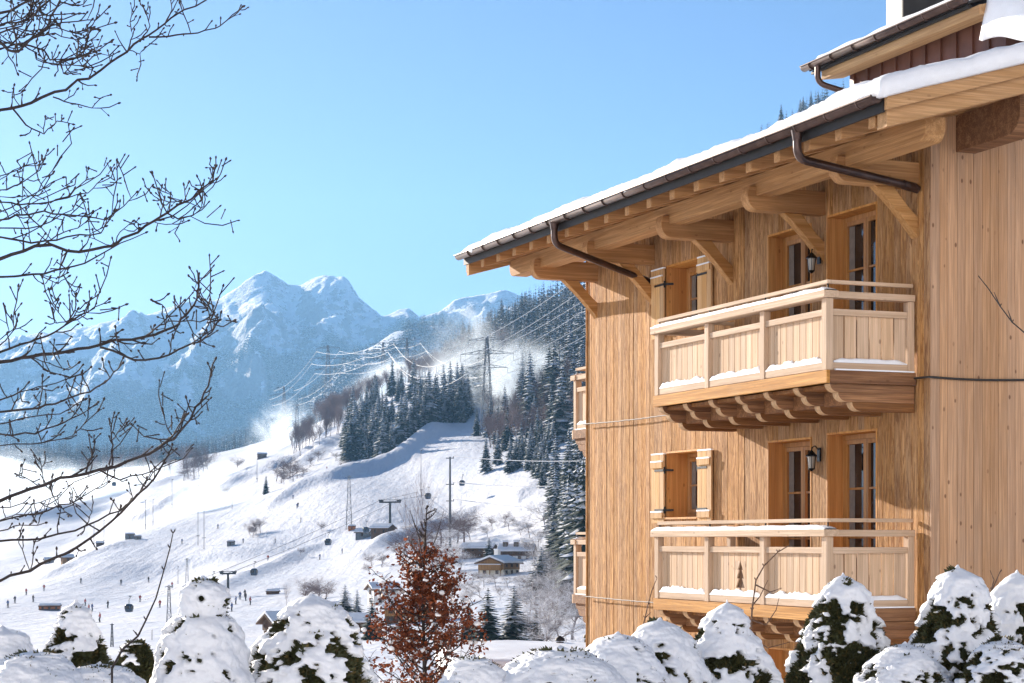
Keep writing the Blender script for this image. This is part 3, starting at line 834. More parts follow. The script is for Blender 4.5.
def build_house():
    rnd = random.Random(3)
    H = empty('chalet', (HC[0], HC[1], 0.0), HROT)
    tag(H, 'large timber chalet with carved balconies and snowy overhanging roof', 'chalet')
    # ---- long wall boards
    def facade(y_from, y_to, name, rel, wmin, wmax):
        cuts = sorted({y_from, y_to} | {v for w in WIN for v in w[:2] if y_from < v < y_to})
        mb = MB()
        for a, b in zip(cuts[:-1], cuts[1:]):
            n = max(1, round((b - a) / rnd.uniform(wmin, wmax)))
            for k in range(n):
                ya, yb = a + (b - a) * k / n, a + (b - a) * (k + 1) / n
                g = 0.0015
                holes = sorted((w[2], w[3]) for w in WIN if w[0] < (ya + yb) / 2 < w[1])
                z = -0.3
                x0 = -0.004 - rnd.uniform(0, rel)
                tw = rnd.uniform(-rel, rel) * 0.35
                for h0, h1 in holes + [(8.93, 8.93)]:
                    if h0 > z + .01:
                        mb.hexa([(x0 + tw, ya + g, z), (0.02, ya + g, z), (0.02, yb - g, z), (x0 - tw, yb - g, z),
                                 (x0 + tw, ya + g, h0), (0.02, ya + g, h0), (0.02, yb - g, h0), (x0 - tw, yb - g, h0)])
                    z = h1
        mb.build(name, M['clad'], H, 0.004)
    facade(0.0, LEN, 'long_wall', 0.005, 0.12, 0.17)
    # ---- gable wall boards
    mb = MB(); x = -0.008
    while x < 13.6:
        w = rnd.uniform(0.105, 0.15); xb = x + w
        y0 = -0.028 - rnd.uniform(0, 0.005)
        za, zb = raft_top(x) - .03, raft_top(xb) - .03
        mb.hexa([(x + .002, y0, -.3), (xb - .002, y0, -.3), (xb - .002, -.0035, -.3), (x + .002, -.0035, -.3),
                 (x + .002, y0, za), (xb - .002, y0, zb), (xb - .002, -.0035, zb), (x + .002, -.0035, za)])
        x = xb
    mb.build('gable_wall', M['clad_end'], H, 0.003)
    mb = MB()
    mb.box(-0.03, 13.6, LEN + .003, LEN + .03, -.3, 8.9)
    mb.box(13.62, 13.66, 0.0, LEN, -.3, 8.9)
    mb.build('rear_wall', M['clad'], H)
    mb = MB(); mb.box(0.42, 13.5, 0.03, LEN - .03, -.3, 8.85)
    mb.build('light_block_core', M['dark'], H)  # unseen dark box added to stop light leaking through the house
    # ---- openings
    for (y0, y1, z0, z1, kind) in WIN:
        fr = MB(); fw = 0.065; dq = 0.0 if kind == 'window' else -.10; xf0, xf1 = 0.315 + dq, 0.375 + dq
        fr.box(xf0, xf1, y0 + .03, y0 + .03 + fw, z0 + .03, z1 - .03); fr.box(xf0, xf1, y1 - .03 - fw, y1 - .03, z0 + .03, z1 - .03)
        fr.box(xf0, xf1, y0 + .03 + fw, y1 - .03 - fw, z1 - .03 - fw, z1 - .03); fr.box(xf0, xf1, y0 + .03 + fw, y1 - .03 - fw, z0 + .03, z0 + .03 + fw)
        ym = (y0 + y1) / 2
        a, b = y0 + .03 + fw + .003, y1 - .03 - fw - .003
        lo, hi = z0 + .03 + fw + .003, z1 - .03 - fw - .003
        for c, d in ((a, ym - .003), (ym + .003, b)):   # two sashes
            s_ = 0.055; q0, q1 = 0.305 + dq, 0.365 + dq
            fr.box(q0, q1, c, c + s_, lo, hi); fr.box(q0, q1, d - s_, d, lo, hi)
            fr.box(q0, q1, c + s_, d - s_, hi - s_, hi); fr.box(q0, q1, c + s_, d - s_, lo, lo + (s_ if kind == 'window' else .34))
            bars = (0.5,) if kind == 'window' else (0.36, 0.68)
            for t_ in bars:
                zz = lo + (hi - lo) * t_
                fr.box(q0 + .012, q1 - .01, c + s_, d - s_, zz - .014, zz + .014)
        nm = 'window' if kind == 'window' else 'balcony_door'
        W = fr.build(nm, M['frame'], H, 0.004)
        gl = MB(); gl.box(0.345 + dq, 0.352 + dq, a + .02, b - .02, lo + .02, hi - .02); gl.build('pane', M['glass'], W)
        cu = MB()
        for k in range(6):       # folds of a drawn-back curtain pressed to the glass edge
            yy = b - .055 - .022 * k
            cu.box(0.340 + dq - .002 * (k % 2), 0.3435 + dq, yy - .02, yy, lo + .06, hi - .06)
        cu.build('curtain', M['curtain'], W)
        rv = MB(); p = 0.028
        xa = -0.012
        rv.box(xa, .40, y0 - .0, y0 + p, z0, z1); rv.box(xa, .40, y1 - p, y1, z0, z1)
        rv.box(xa, .40, y0 + p, y1 - p, z1 - p, z1); rv.box(xa - (.05 if kind == 'window' else 0), .40, y0 + p, y1 - p, z0, z0 + p)
        rv.build('reveal', M['reveal'], W)
        if kind == 'door':
            hd = MB(); hd.tube([(0.20, ym + .03, z0 + 1.0), (0.16, ym + .03, z0 + 1.0), (0.16, ym + .14, z0 + 1.0)], .009, 6)
            hd.build('handle', M['iron'], W)
    # ---- shutters
    for zd in (0.38, 3.18, 5.98):
        z0, z1 = zd + 1.07, zd + 2.11
        for (ya, yb, near) in ((5.455, 5.885, True), (6.995, 7.42, False)):
            sh = MB(); n = 3
            for k in range(n):
                c, d = ya + (yb - ya) * k / n, ya + (yb - ya) * (k + 1) / n
                sh.box(-.060, -.030, c + .0015, d - .0015, z0, z1)
            for zz in (z0 + .12, z1 - .16):
                sh.box(-.084, -.0605, ya + .02, yb - .02, zz - .045, zz + .045)
            S = sh.build('shutter', M['shutter'], H, 0.004)
            for zz in (z0 + .20, z1 - .24):
                hg = MB()
                yy = yb if near else ya
                sg = -1 if near else 1
                hg.box(-.068, -.0605, yy, yy + sg * .30, zz - .016, zz + .016)
                hg.tube([(-.05, yy - sg * .012, zz - .05), (-.05, yy - sg * .012, zz + .05)], .013, 6)
                hg.beam((-.055, yy - sg * .012, zz), (.06, yy - sg * .10, zz + .0), .012, .03)
                hg.build('strap_hinge', M['iron'], S)
            for (u0, u1, zz, q) in ((-.088, -.0605, z1 - .115, .02), (-.088, -.0605, z0 + .165, .02), (-.066, -.022, z1, 0)):
                sc = MB(); sc.box(u0, u1, ya + q, yb - q, zz, zz + .022); sc.build('snow_cap', M['snow_fine'], S)
    # ---- roof timber
    rb = lambda x: raft_top(x) - 0.20
    for k in range(19):
        y = -1.5 + k * 0.69
        mb = MB(); x0, x1, w = -1.74, 0.6, .07
        mb.hexa([(x0, y - w, rb(x0)), (x1, y - w, rb(x1)), (x1, y + w, rb(x1)), (x0, y + w, rb(x0)),
                 (x0, y - w, raft_top(x0)), (x1, y - w, raft_top(x1)), (x1, y + w, raft_top(x1)), (x0, y + w, raft_top(x0))])
        mb.build('rafter', M['beam_x'], H, 0.006)
    def purlin(name, x0, x1, z0, z1, y0, y1, carve_near=True, carve_far=True):
        """long beam with rounded carved ends"""
        h = z1 - z0
        prof = [(0, z1), (0, z1 - h * .45)]
        n = 6
        for i in range(n + 1):
            a = math.pi / 2 * i / n
            prof.append((0.0 + h * .55 * (1 - math.cos(a)) * 1.0, z1 - h * .45 - h * .55 * math.sin(a)))
        near = [(y0 + a, b) for a, b in prof]
        far = [(y1 - a, b) for a, b in reversed(prof)] if carve_far else [(y1, z0), (y1, z1)]
        poly = near + far
        mb = MB(); mb.prism(poly, lambda a, b, t_: (t_, a, b), x0, x1)
        return mb.build(name, M['beam_y'], H, 0.008)
    purlin('eave_purlin', -1.02, -.76, 8.38, 8.65, -1.44, LEN + .93)
    purlin('wall_purlin', -.03, .20, 8.66, 8.93, .03, LEN + .8)
    purlin('middle_purlin', .34, .62, 8.60, raft_top(.34) - .20, -1.28, .5, True, False)
    bpy.data.objects['middle_purlin'].data.materials[0] = M['log']
    purlin('ridge_purlin', 5.86, 6.14, 9.9, raft_top(5.86) - .2, -1.3, .5, True, False)
    # brackets: cross beam and diagonal brace as one carved frame each
    for y in (0.32, 2.473, 4.96, 7.5, 9.6):
        w = .095
        poly = [(.05, 8.50), (-1.12, 8.50), (-1.14, 8.42)]
        for i in range(7):
            a = math.pi / 2 * i / 6
            poly.append((-1.14 + .16 * (1 - math.cos(a)) + .0, 8.38 - .18 * math.sin(a)))
        poly.append((.05, 8.20))
        mb = MB(); mb.prism(poly, lambda a, b, t_: (a, t_, b), y - w, y + w)
        B = mb.build('bracket', M['beam_x'], H, 0.008)
        mb = MB()
        poly = [(-.60, 8.197), (-.34, 8.197)]
        for i in range(1, 8):        # slightly arched brace
            u = i / 8; poly.append((-.34 + .34 * u, 8.197 - .347 * u - .018 * math.sin(math.pi * u)))
        poly += [(0.0, 7.85), (0.0, 7.60)]
        for i in range(1, 8):
            u = i / 8; poly.append((-.60 * u, 7.60 + .597 * u + .030 * math.sin(math.pi * u)))
        mb.prism(poly, lambda a, b, t_: (a, t_, b), y - .07, y + .07)
        mb.build('brace', M['brace'], B, 0.008)
    # verge boards on the gable
    def verge(name, y0, y1, dz0, dz1, xa=-1.80, xb=RIDGE):
        mb = MB()
        mb.hexa([(xa, y0, raft_top(xa) + dz0), (xb, y0, raft_top(xb) + dz0), (xb, y1, raft_top(xb) + dz0), (xa, y1, raft_top(xa) + dz0),
                 (xa, y0, raft_top(xa) + dz1), (xb, y0, raft_top(xb) + dz1), (xb, y1, raft_top(xb) + dz1), (xa, y1, raft_top(xa) + dz1)])
        return mb.build(name, M['barge'], H, 0.006)
    verge('barge_board', -1.90, -1.84, -.06, .14)
    verge('verge_rafter', -1.835, -1.64, -.24, -.002, -1.76)
    verge('verge_rafter', LEN + .88, LEN + .98, -.26, -.002, -1.76)
    # ---- roof deck and its snow
    def slab(mb, xa, xb, y0, y1, d0, d1):
        mb.hexa([(xa, y0, raft_top(xa) + d0), (xb, y0, raft_top(xb) + d0), (xb, y1, raft_top(xb) + d0), (xa, y1, raft_top(xa) + d0),
                 (xa, y0, raft_top(xa) + d1), (xb, y0, raft_top(xb) + d1), (xb, y1, raft_top(xb) + d1), (xa, y1, raft_top(xa) + d1)])
    mb = MB()
    slab(mb, -1.78, RIDGE, -1.836, LEN + 1.0, .002, .09); slab(mb, RIDGE + .001, 13.78, -1.836, LEN + 1.0, .002, .09)
    RF = mb.build('roof', M['log'], H)  # deck coloured dark to paint deeper shade between the rafters
    mb = MB()      # black eave flashing below the gutter
    mb.box(-1.815, -1.785, -1.83, LEN + .99, 8.545, 8.70)
    mb.build('eave_flashing', M['dark_metal'], RF)
    # snow blanket: a closed lumpy sheet
    xs = np.concatenate([np.linspace(-1.93, -1.2, 14), np.linspace(-1.1, 3, 24), np.linspace(3.3, 13.7, 30)])
    ys = np.concatenate([np.linspace(-1.97, -1.4, 10), np.linspace(-1.3, LEN + .6, 190), np.linspace(LEN + .7, LEN + 1.03, 8)])
    V = []
    for j, y in enumerate(ys):
        for i, x in enumerate(xs):
            ex = min(1, (x + 1.93) / .22); ey = min(1, (y + 1.97) / .20, (LEN + 1.05 - y) / .25)
            e = max(0.0, min(ex, ey)); e = math.sqrt(max(0, 1 - (1 - e) ** 2))
            th = .165 + .05 * mnoise.noise((x * .6, y * .5, 1.0)) + .045 * mnoise.noise((x * 2.2, y * 2.4, 4.0)) + .028 * mnoise.noise((x * 8, y * 9, 2.0))
            th *= 1.0 + .35 * max(0, 1 - (y + 1.97) / 3.5) - .3 * max(0, (y - LEN) / 1.2)
            wob = .06 * mnoise.noise((y * 3.1, 0.3, 8.0)) if i == 0 else 0
            V.append((x + wob, y + (.03 * mnoise.noise((x * 2.6, .8, 3.0)) if j == 0 else 0), raft_top(max(x, -1.9)) + .094 + e * th))
    nx, ny = len(xs), len(ys)
    Fc = [(j * nx + i, j * nx + i + 1, (j + 1) * nx + i + 1, (j + 1) * nx + i) for j in range(ny - 1) for i in range(nx - 1)]
    me = np_mesh('roof_snow', V, Fc, [M['snow']], smooth=True)
    o = mesh_obj('roof_snow', me, RF); md = o.modifiers.new('depth', 'SOLIDIFY'); md.thickness = .05; md.offset = -1
    # ---- gutter, brackets, downpipes
    gx, gz, gr = -1.89, 8.70, .072
    def gutter(name, parent, gx, gz, gr, y0, y1, step):
        mb = MB(); n = 9; rings = []
        ysg = [y0, y1]
        for y in ysg:
            for r in (gr, gr - .008):
                for k in range(n + 1):
                    a = math.pi + math.pi * k / n
                    rings.append((gx + r * math.cos(a), y, gz + r * math.sin(a)))
        m_ = n + 1
        fs = []
        for k in range(n):
            fs += [(k, k + 1, 2 * m_ + k + 1, 2 * m_ + k), (m_ + k, m_ + k + 1, 3 * m_ + k + 1, 3 * m_ + k), (k, k + 1, m_ + k + 1, m_ + k), (2 * m_ + k, 2 * m_ + k + 1, 3 * m_ + k + 1, 3 * m_ + k)]
        fs += [(0, m_, 3 * m_, 2 * m_), (n, m_ + n, 3 * m_ + n, 2 * m_ + n)]
        mb.add(rings, fs, 0, True)
        for yy in (y0 + .004, y1 - .004):
            mb.add([(gx + gr * math.cos(math.pi + math.pi * k / n), yy, gz + gr * math.sin(math.pi + math.pi * k / n)) for k in range(m_)], [tuple(range(m_))])
        G = mb.build(name, M['metal'], parent)
        mb = MB(); y = y0 + .3
        while y < y1 - .1:
            mb.tube([(gx + (gr + .006) * math.cos(math.pi + math.pi * k / 8), y, gz + (gr + .006) * math.sin(math.pi + math.pi * k / 8)) for k in range(9)], .011, 5)
            y += step
        mb.tube([(gx - gr, y0, gz + .004), (gx - gr, y1, gz + .004)], .012, 6)
        mb.build('gutter_bracket', M['metal'], G)
        return G
    gutter('gutter', H, gx, gz, gr, -1.84, LEN + 1.02, .66)
    def curve(pts, n=6):
        """rounds the corners of a polyline"""
        P = [Vector(p) for p in pts]; out = [P[0]]
        for i in range(1, len(P) - 1):
            a = P[i] + (P[i - 1] - P[i]).normalized() * min(.13, (P[i - 1] - P[i]).length * .45); b = P[i] + (P[i + 1] - P[i]).normalized() * min(.13, (P[i + 1] - P[i]).length * .45)
            for k in range(n + 1):
                u = k / n; out.append(a * (1 - u) ** 2 + P[i] * 2 * u * (1 - u) + b * u * u)
        out.append(P[-1]); return out
    for (yg, yw, zg, zw) in ((-.17, .22, 8.64, 8.16), (6.89, 7.55, 8.64, 7.94)):
        mb = MB()
        path = curve([(gx, yg, zg), (gx, yg, zg - .30), (-.10, yw, zw + .04), (-.02, yw, zw + .01)])
        mb.tube(path, .050, 10)
        P = [Vector(p) for p in path]
        a, b = P[8], P[-3]
        for u in (0.02, .5, .9):
            c = a.lerp(b, u); d = (b - a).normalized()
            mb.tube([c - d * .035, c + d * .035], .057, 10)
        mb.tube([(gx, yg, zg + .02), (gx, yg, zg - .10)], [.075, .052], 10)
        D = mb.build('downpipe', M['metal'], H)
    # ---- dormer high on the roof
    dx, dz = 1.95, 11.08
    mb = MB()
    xw = 2.42
    y = 1.85
    while y < 5.75:
        mb.box(xw, xw + .04, y, min(y + .372, 5.75), 9.6, 10.98)
        mb.box(xw - .03, xw - .001, y - .012, y + .012, 9.6, 10.98)
        y += .375
    mb.box(xw + .05, 6.0, 1.87, 5.73, 9.6, 10.97)
    D = mb.build('dormer', M['brown_clad'], H)
    mb = MB(); 
    mb.hexa([(2.02, 1.90, 10.87), (2.40, 1.90, 10.93), (2.40, 5.9, 10.93), (2.02, 5.9, 10.87), (2.02, 1.90, 11.0), (2.40, 1.90, 11.10), (2.40, 5.9, 11.10), (2.02, 5.9, 11.0)])
    mb.build('fascia', M['dormer_wood'], D, .006)
    mb = MB(); s2 = .30
    mb.hexa([(1.93, 2.02, 11.03), (6, 2.02, 11.03 + 4.07 * s2), (6, 6.1, 11.03 + 4.07 * s2), (1.93, 6.1, 11.03), (1.93, 2.02, 11.10), (6, 2.02, 11.10 + 4.07 * s2), (6, 6.1, 11.10 + 4.07 * s2), (1.93, 6.1, 11.10)])
    mb.box(1.95, 1.99, 2.03, 6.08, 10.985, 11.026)
    mb.build('dormer_roof', M['dark_metal'], D)
    gutter('gutter', D, 1.87, 11.10, .07, 2.0, 6.15, .6)
    mb = MB(); mb.tube(curve([(1.87, 5.75, 11.04), (1.87, 5.75, 10.78), (2.32, 5.55, 10.62), (2.32, 5.55, 9.9)]), .045, 9); mb.build('downpipe', M['metal'], D)
    def heap(name, parent, f, x0, x1, y0, y1, nx=30, ny=40):
        V = []
        for j in range(ny + 1):
            for i in range(nx + 1):
                x = x0 + (x1 - x0) * i / nx; y = y0 + (y1 - y0) * j / ny
                V.append((x, y, f(x, y)))
        m_ = nx + 1
        Fc = [(j * m_ + i, j * m_ + i + 1, (j + 1) * m_ + i + 1, (j + 1) * m_ + i) for j in range(ny) for i in range(nx)]
        o = mesh_obj(name, np_mesh(name, V, Fc, [M['snow']], smooth=True), parent)
        md = o.modifiers.new('depth', 'SOLIDIFY'); md.thickness = .05; md.offset = -1
    def f1(x, y):
        e = min(1, (x - 1.90) / .15, (y - 2.0) / .12, (6.12 - y) / .15); e = math.sqrt(max(0, 1 - (1 - max(e, 0)) ** 2))
        return 11.104 + (x - 1.93) * s2 + e * (.13 + .03 * mnoise.noise((x * 2, y * 2, 0)))
    heap('dormer_snow', D, f1, 1.90, 6.0, 2.0, 6.12)
    def f2(x, y):     # drift lying against the near end of the dormer
        top = 11.42 + (x - 1.93) * s2
        k = min(1, max(0, (1.95 - y + .12 * mnoise.noise((x * 2.0, y, 3))) / 2.6)); k = k * k * (3 - 2 * k)
        ed = min(1, max(0, (x - 1.98) / .5)); ed = math.sqrt(1 - (1 - ed) ** 2)
        base = raft_top(x) + .2
        return base + (top - base) * (1 - k) * ed + .05 * mnoise.noise((x * 1.3, y * 1.3, 5))
    heap('snow_drift', D, f2, 2.02, 6.0, -1.1, 1.90)
    heap('snow_drift', D, lambda x, y: f1(x + .0, 2.6) - .02 + .03 * mnoise.noise((x * 2, y * 2, 7)), 2.12, 6.0, 1.88, 2.12)
    mb = MB(); mb.box(3.05, 3.75, 5.30, 5.75, 11.0, 12.55)
    CH = mb.build('chimney', M['plaster'], H, .01)
    mb = MB(); mb.box(3.03, 3.77, 5.255, 5.295, 11.3, 12.5); mb.box(2.98, 3.82, 5.2, 5.83, 12.552, 12.64); mb.build('chimney_cladding', M['dark_metal'], CH)
    # ---- balconies
    def balcony(fn, a0, a1, out, zd, near_side=True, tree=False, corbels=7, mats=('pale_y', 'pale_x'), logm='log'):
        """fn(a, b, z): a along the wall, b outward"""
        def bx(mb, A0, A1, B0, B1, z0, z1, mi=0):
            p = [fn(A0, B0, z0), fn(A1, B0, z0), fn(A1, B1, z0), fn(A0, B1, z0), fn(A0, B0, z1), fn(A1, B0, z1), fn(A1, B1, z1), fn(A0, B1, z1)]
            mb.hexa(p, mi)
        mL, mS = M[mats[0]], M[mats[1]]
        mb = MB()
        bx(mb, a0, a1, .03, out - .045, zd - .05, zd)
        bx(mb, a0 - .02, a1 + .02, out - .04, out + .005, zd - .14, zd + .012)
        Bc = mb.build('balcony', M['beam_y'] if mats[0] == 'pale_y' else mL, H, .005)
        for a in (a0, a1):
            mb = MB(); bx(mb, a - .02, a + .02, .03, out - .043, zd - .14, zd + .012); mb.build('fascia', M[logm], Bc, .006)
        # posts
        n = 3; L = a1 - a0
        spots = [a0 + .06 + (L - .12) * k / n for k in range(n + 1)]
        for k, a in enumerate(spots):
            mb = MB(); bx(mb, a - .055, a + .055, out - .10, out - .005, zd + .014, zd + .86); mb.build('post', M['pale_z'], Bc, .005)
        for a in (a0 + .06, a1 - .06):
            mb = MB(); bx(mb, a - .055, a + .055, .035, .12, zd + .014, zd + .86); mb.build('post', M['pale_z'], Bc, .005)
        # rails
        mb = MB(); bx(mb, a0 - .035, a1 + .035, out - .15, out + .045, zd + .862, zd + .945); mb.build('rail', mL, Bc, .006)
        for a in (a0 + .06, a1 - .06):
            mb = MB(); bx(mb, a - .075, a + .075, .035, out - .153, zd + .862, zd + .94); mb.build('rail', mS, Bc, .006)
        mb = MB(); bx(mb, a0 + .03, a1 - .03, out - .085, out - .035, zd + 1.03, zd + 1.075)
        mb.build('handrail', mL, Bc, .004)
        for q in (a0 + .033, a1 - .083):
            mb = MB(); bx(mb, q, q + .05, .035, out - .088, zd + 1.03, zd + 1.075); mb.build('handrail', mS, Bc, .004)
        for a in spots:
            mb = MB(); mb.tube([fn(a, out - .06, zd + .945), fn(a, out - .06, zd + 1.03)], .010, 6); mb.build('rail_pin', M['iron'], Bc)
        # panels of upright boards
        def panel(A0, A1, B, along_a, cut=False):
            mb = MB(); W = A1 - A0; nb = max(3, round(W / .15)); bw = W / nb
            def bb(u0, u1, z0, z1, t0, t1, mi=0):
                if along_a: bx(mb, u0, u1, B + t0, B + t1, z0, z1, mi)
                else: bx(mb, B + t0, B + t1, u0, u1, z0, z1, mi)
            cutb = nb // 2 - 1 if cut else -9
            for k in range(nb):
                u0, u1 = A0 + k * bw + .005, A0 + (k + 1) * bw - .005
                if k in (cutb, cutb + 1):        # boards sawn out in the shape of a small fir tree
                    c = A0 + (cutb + 1) * bw
                    z = zd + .13
                    steps = [(.14, .19, .022, .022), (.19, .31, .115, .045), (.31, .42, .092, .034), (.42, .53, .066, .006)]
                    left = k == cutb
                    def sl(z0, z1, h0, h1):
                        if left: q = [(u0, z0), (c - h0, z0), (c - h1, z1), (u0, z1)]
                        else: q = [(c + h0, z0), (u1, z0), (u1, z1), (c + h1, z1)]
                        p = [fn(a, B - .010, zz) if along_a else fn(B, a, zz) for a, zz in q] + [fn(a, B + .010, zz) for a, zz in q]
                        mb.hexa(p)
                    h = .003
                    sl(zd + .10, zd + .16, h, h)
                    for (za, zb, h0, h1) in steps: sl(zd + za + .02, zd + zb + .02, h0, h1)
                    sl(zd + .55, zd + .70, h, h)
                else:
                    bb(u0, u1, zd + .10, zd + .70, -.010, .010)
            P = mb.build('panel', M['pale_z'], Bc, .003)
            if cut:
                mb = MB(); c = A0 + (cutb + 1) * bw; bb(c - .14, c + .14, zd + .12, zd + .58, -.030, -.012); mb.build('cutout_shade_board', M['old_wood'], Bc)  # added dark board paints the shade behind the fir tree opening
            for (r0, r1, th) in ((.66, .735, .048), (.02, .105, .06)):
                mb = MB(); bb(A0, A1, zd + r0, zd + r1, .011, th); mb.build('panel_rail', mL if along_a else mS, Bc, .004)
            # snow lying on the bottom rail
            nseg = int(W / .04); V = []
            for i in range(nseg + 1):
                u = A0 + .01 + (W - .02) * i / nseg
                hh = .075 + .035 * mnoise.noise((u * 5.3, zd, 3.0 if along_a else 9.0)) + .035 * mnoise.noise((u * 17, zd, 1.0))
                hh = max(.02, hh) * (1.0 if along_a else .75)
                e = min(1, i / 2, (nseg - i) / 2) ; hh *= .3 + .7 * e
                for (t_, zz) in ((.012, 0), (.012, hh * .9), (.026, hh), (.045, hh * .85), (.060, hh * .35), (.063, 0)):
                    q = fn(u, B + t_, zd + .106 + zz) if along_a else fn(B + t_, u, zd + .106 + zz)
                    V.append(tuple(q))
            Fc = [(i * 6 + k, i * 6 + k + 1, (i + 1) * 6 + k + 1, (i + 1) * 6 + k) for i in range(nseg) for k in range(5)]
            mesh_obj('panel_snow', np_mesh('panel_snow', V, Fc, [M['snow_fine']], smooth=True), Bc)
        for k in range(n):
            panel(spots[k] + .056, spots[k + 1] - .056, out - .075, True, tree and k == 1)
        panel(.122, out - .102, a0 + .06, False) if not True else None
        # side panels (boards seen from outside): built with the outside towards -a / +a
        for sgn, a in ((-1, a0 + .06), (1, a1 - .06)):
            mb = MB(); b0, b1 = .122, out - .102; nb = 6; bw = (b1 - b0) / nb
            for k in range(nb):
                bx(mb, a - .01, a + .01, b0 + k * bw + .008, b0 + (k + 1) * bw - .008, zd + .10, zd + .70)
            mb.build('panel', M['pale_z'], Bc, .003)
            mb = MB(); c0, c1 = (a - .045, a - .011) if sgn < 0 else (a + .011, a + .045)
            bx(mb, c0, c1, b0, b1, zd + .66, zd + .735); mb.build('panel_rail', mS, Bc, .004)
            mb = MB(); bx(mb, c0, c1, b0, b1, zd + .02, zd + .105); mb.build('panel_rail', mS, Bc, .004)
            nseg = 24; V = []
            for i in range(nseg + 1):
                u = b0 + .01 + (b1 - b0 - .02) * i / nseg
                hh = .055 + .012 * mnoise.noise((u * 6, zd, 4.0 + sgn)); e = min(1, i / 3, (nseg - i) / 3); hh *= .3 + .7 * e
                for (t_, zz) in ((.012, 0), (.013, hh * .9), (.026, hh), (.042, hh * .8), (.047, 0)):
                    V.append(tuple(fn(a + sgn * t_, u, zd + .106 + zz)))
            Fc = [(i * 5 + k, i * 5 + k + 1, (i + 1) * 5 + k + 1, (i + 1) * 5 + k) for i in range(nseg) for k in range(4)]
            mesh_obj('panel_snow', np_mesh('panel_snow', V, Fc, [M['snow_fine']], smooth=True), Bc)
        # snow on the broad rail
        nseg = int(L / .035); V = []
        for i in range(nseg + 1):
            u = a0 - .02 + (L + .04) * i / nseg
            hh = .050 + .012 * mnoise.noise((u * 3.3, zd, 2.0)) + .010 * mnoise.noise((u * 19, zd, 7.0)); e = min(1, i / 3, (nseg - i) / 3); hh *= .25 + .75 * e
            wv = .008 * mnoise.noise((u * 12, zd, 5.0))
            for (t_, zz) in ((-.135, 0), (-.125, hh * .8), (-.05, hh), (.01, hh * .95), (.036 + wv, hh * .6), (.042 + wv, .0)):
                V.append(tuple(fn(u, out + t_, zd + .946 + zz)))
        Fc = [(i * 6 + k, i * 6 + k + 1, (i + 1) * 6 + k + 1, (i + 1) * 6 + k) for i in range(nseg) for k in range(5)]
        mesh_obj('rail_snow', np_mesh('rail_snow', V, Fc, [M['snow_fine']], smooth=True), Bc)
        # snow sliver on the deck edge of the short side
        mb = MB(); bx(mb, a0 - .018, a0 + .02, .05, out - .12, zd + .013, zd + .03); mb.build('deck_snow', M['snow_fine'], Bc)
        # stepped log corbels with pale carved noses
        for k in range(corbels):
            a = a0 + .08 + (L - .16) * k / (corbels - 1); w = .065
            mb = MB()
            for r, (reach, zt, zb) in enumerate(((out - .06, -.142, -.245), (out - .17, -.247, -.352), (out - .36, -.354, -.46))):
                poly = [(.03, zt), (reach, zt)]; sm = [0]; sm_ = []
                m_ = 6
                for i in range(1, m_ + 1):
                    t_ = math.pi / 2 * i / m_
                    poly.append((reach - .12 * (1 - math.cos(t_)), zt + (zb - zt) * math.sin(t_)))
                poly.append((.03, zb))
                side = [0] + [1] * m_ + [0, 0]
                mb.prism(poly, lambda p, q, t__: fn(t__, p, zd + q), a - w, a + w, 0, side)
            mb.build('corbel', [M[logm], M['endgrain']], Bc, .004)
        mb = MB()      # boards closing the underside between the corbels
        bx(mb, a0 + .02, a1 - .02, .035, out - .13, zd - .19, zd - .143)
        bx(mb, a0 + .02, a1 - .02, .035, out - .42, zd - .37, zd - .195)
        mb.build('underside', M['log'], Bc)
        return Bc
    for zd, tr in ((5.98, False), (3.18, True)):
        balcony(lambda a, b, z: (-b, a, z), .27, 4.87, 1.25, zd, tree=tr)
        balcony(lambda a, b, z: (a, LEN + b, z), .30, 4.4, 1.30, zd - .12, corbels=7, mats=('pale_x', 'pale_y'))
    return H

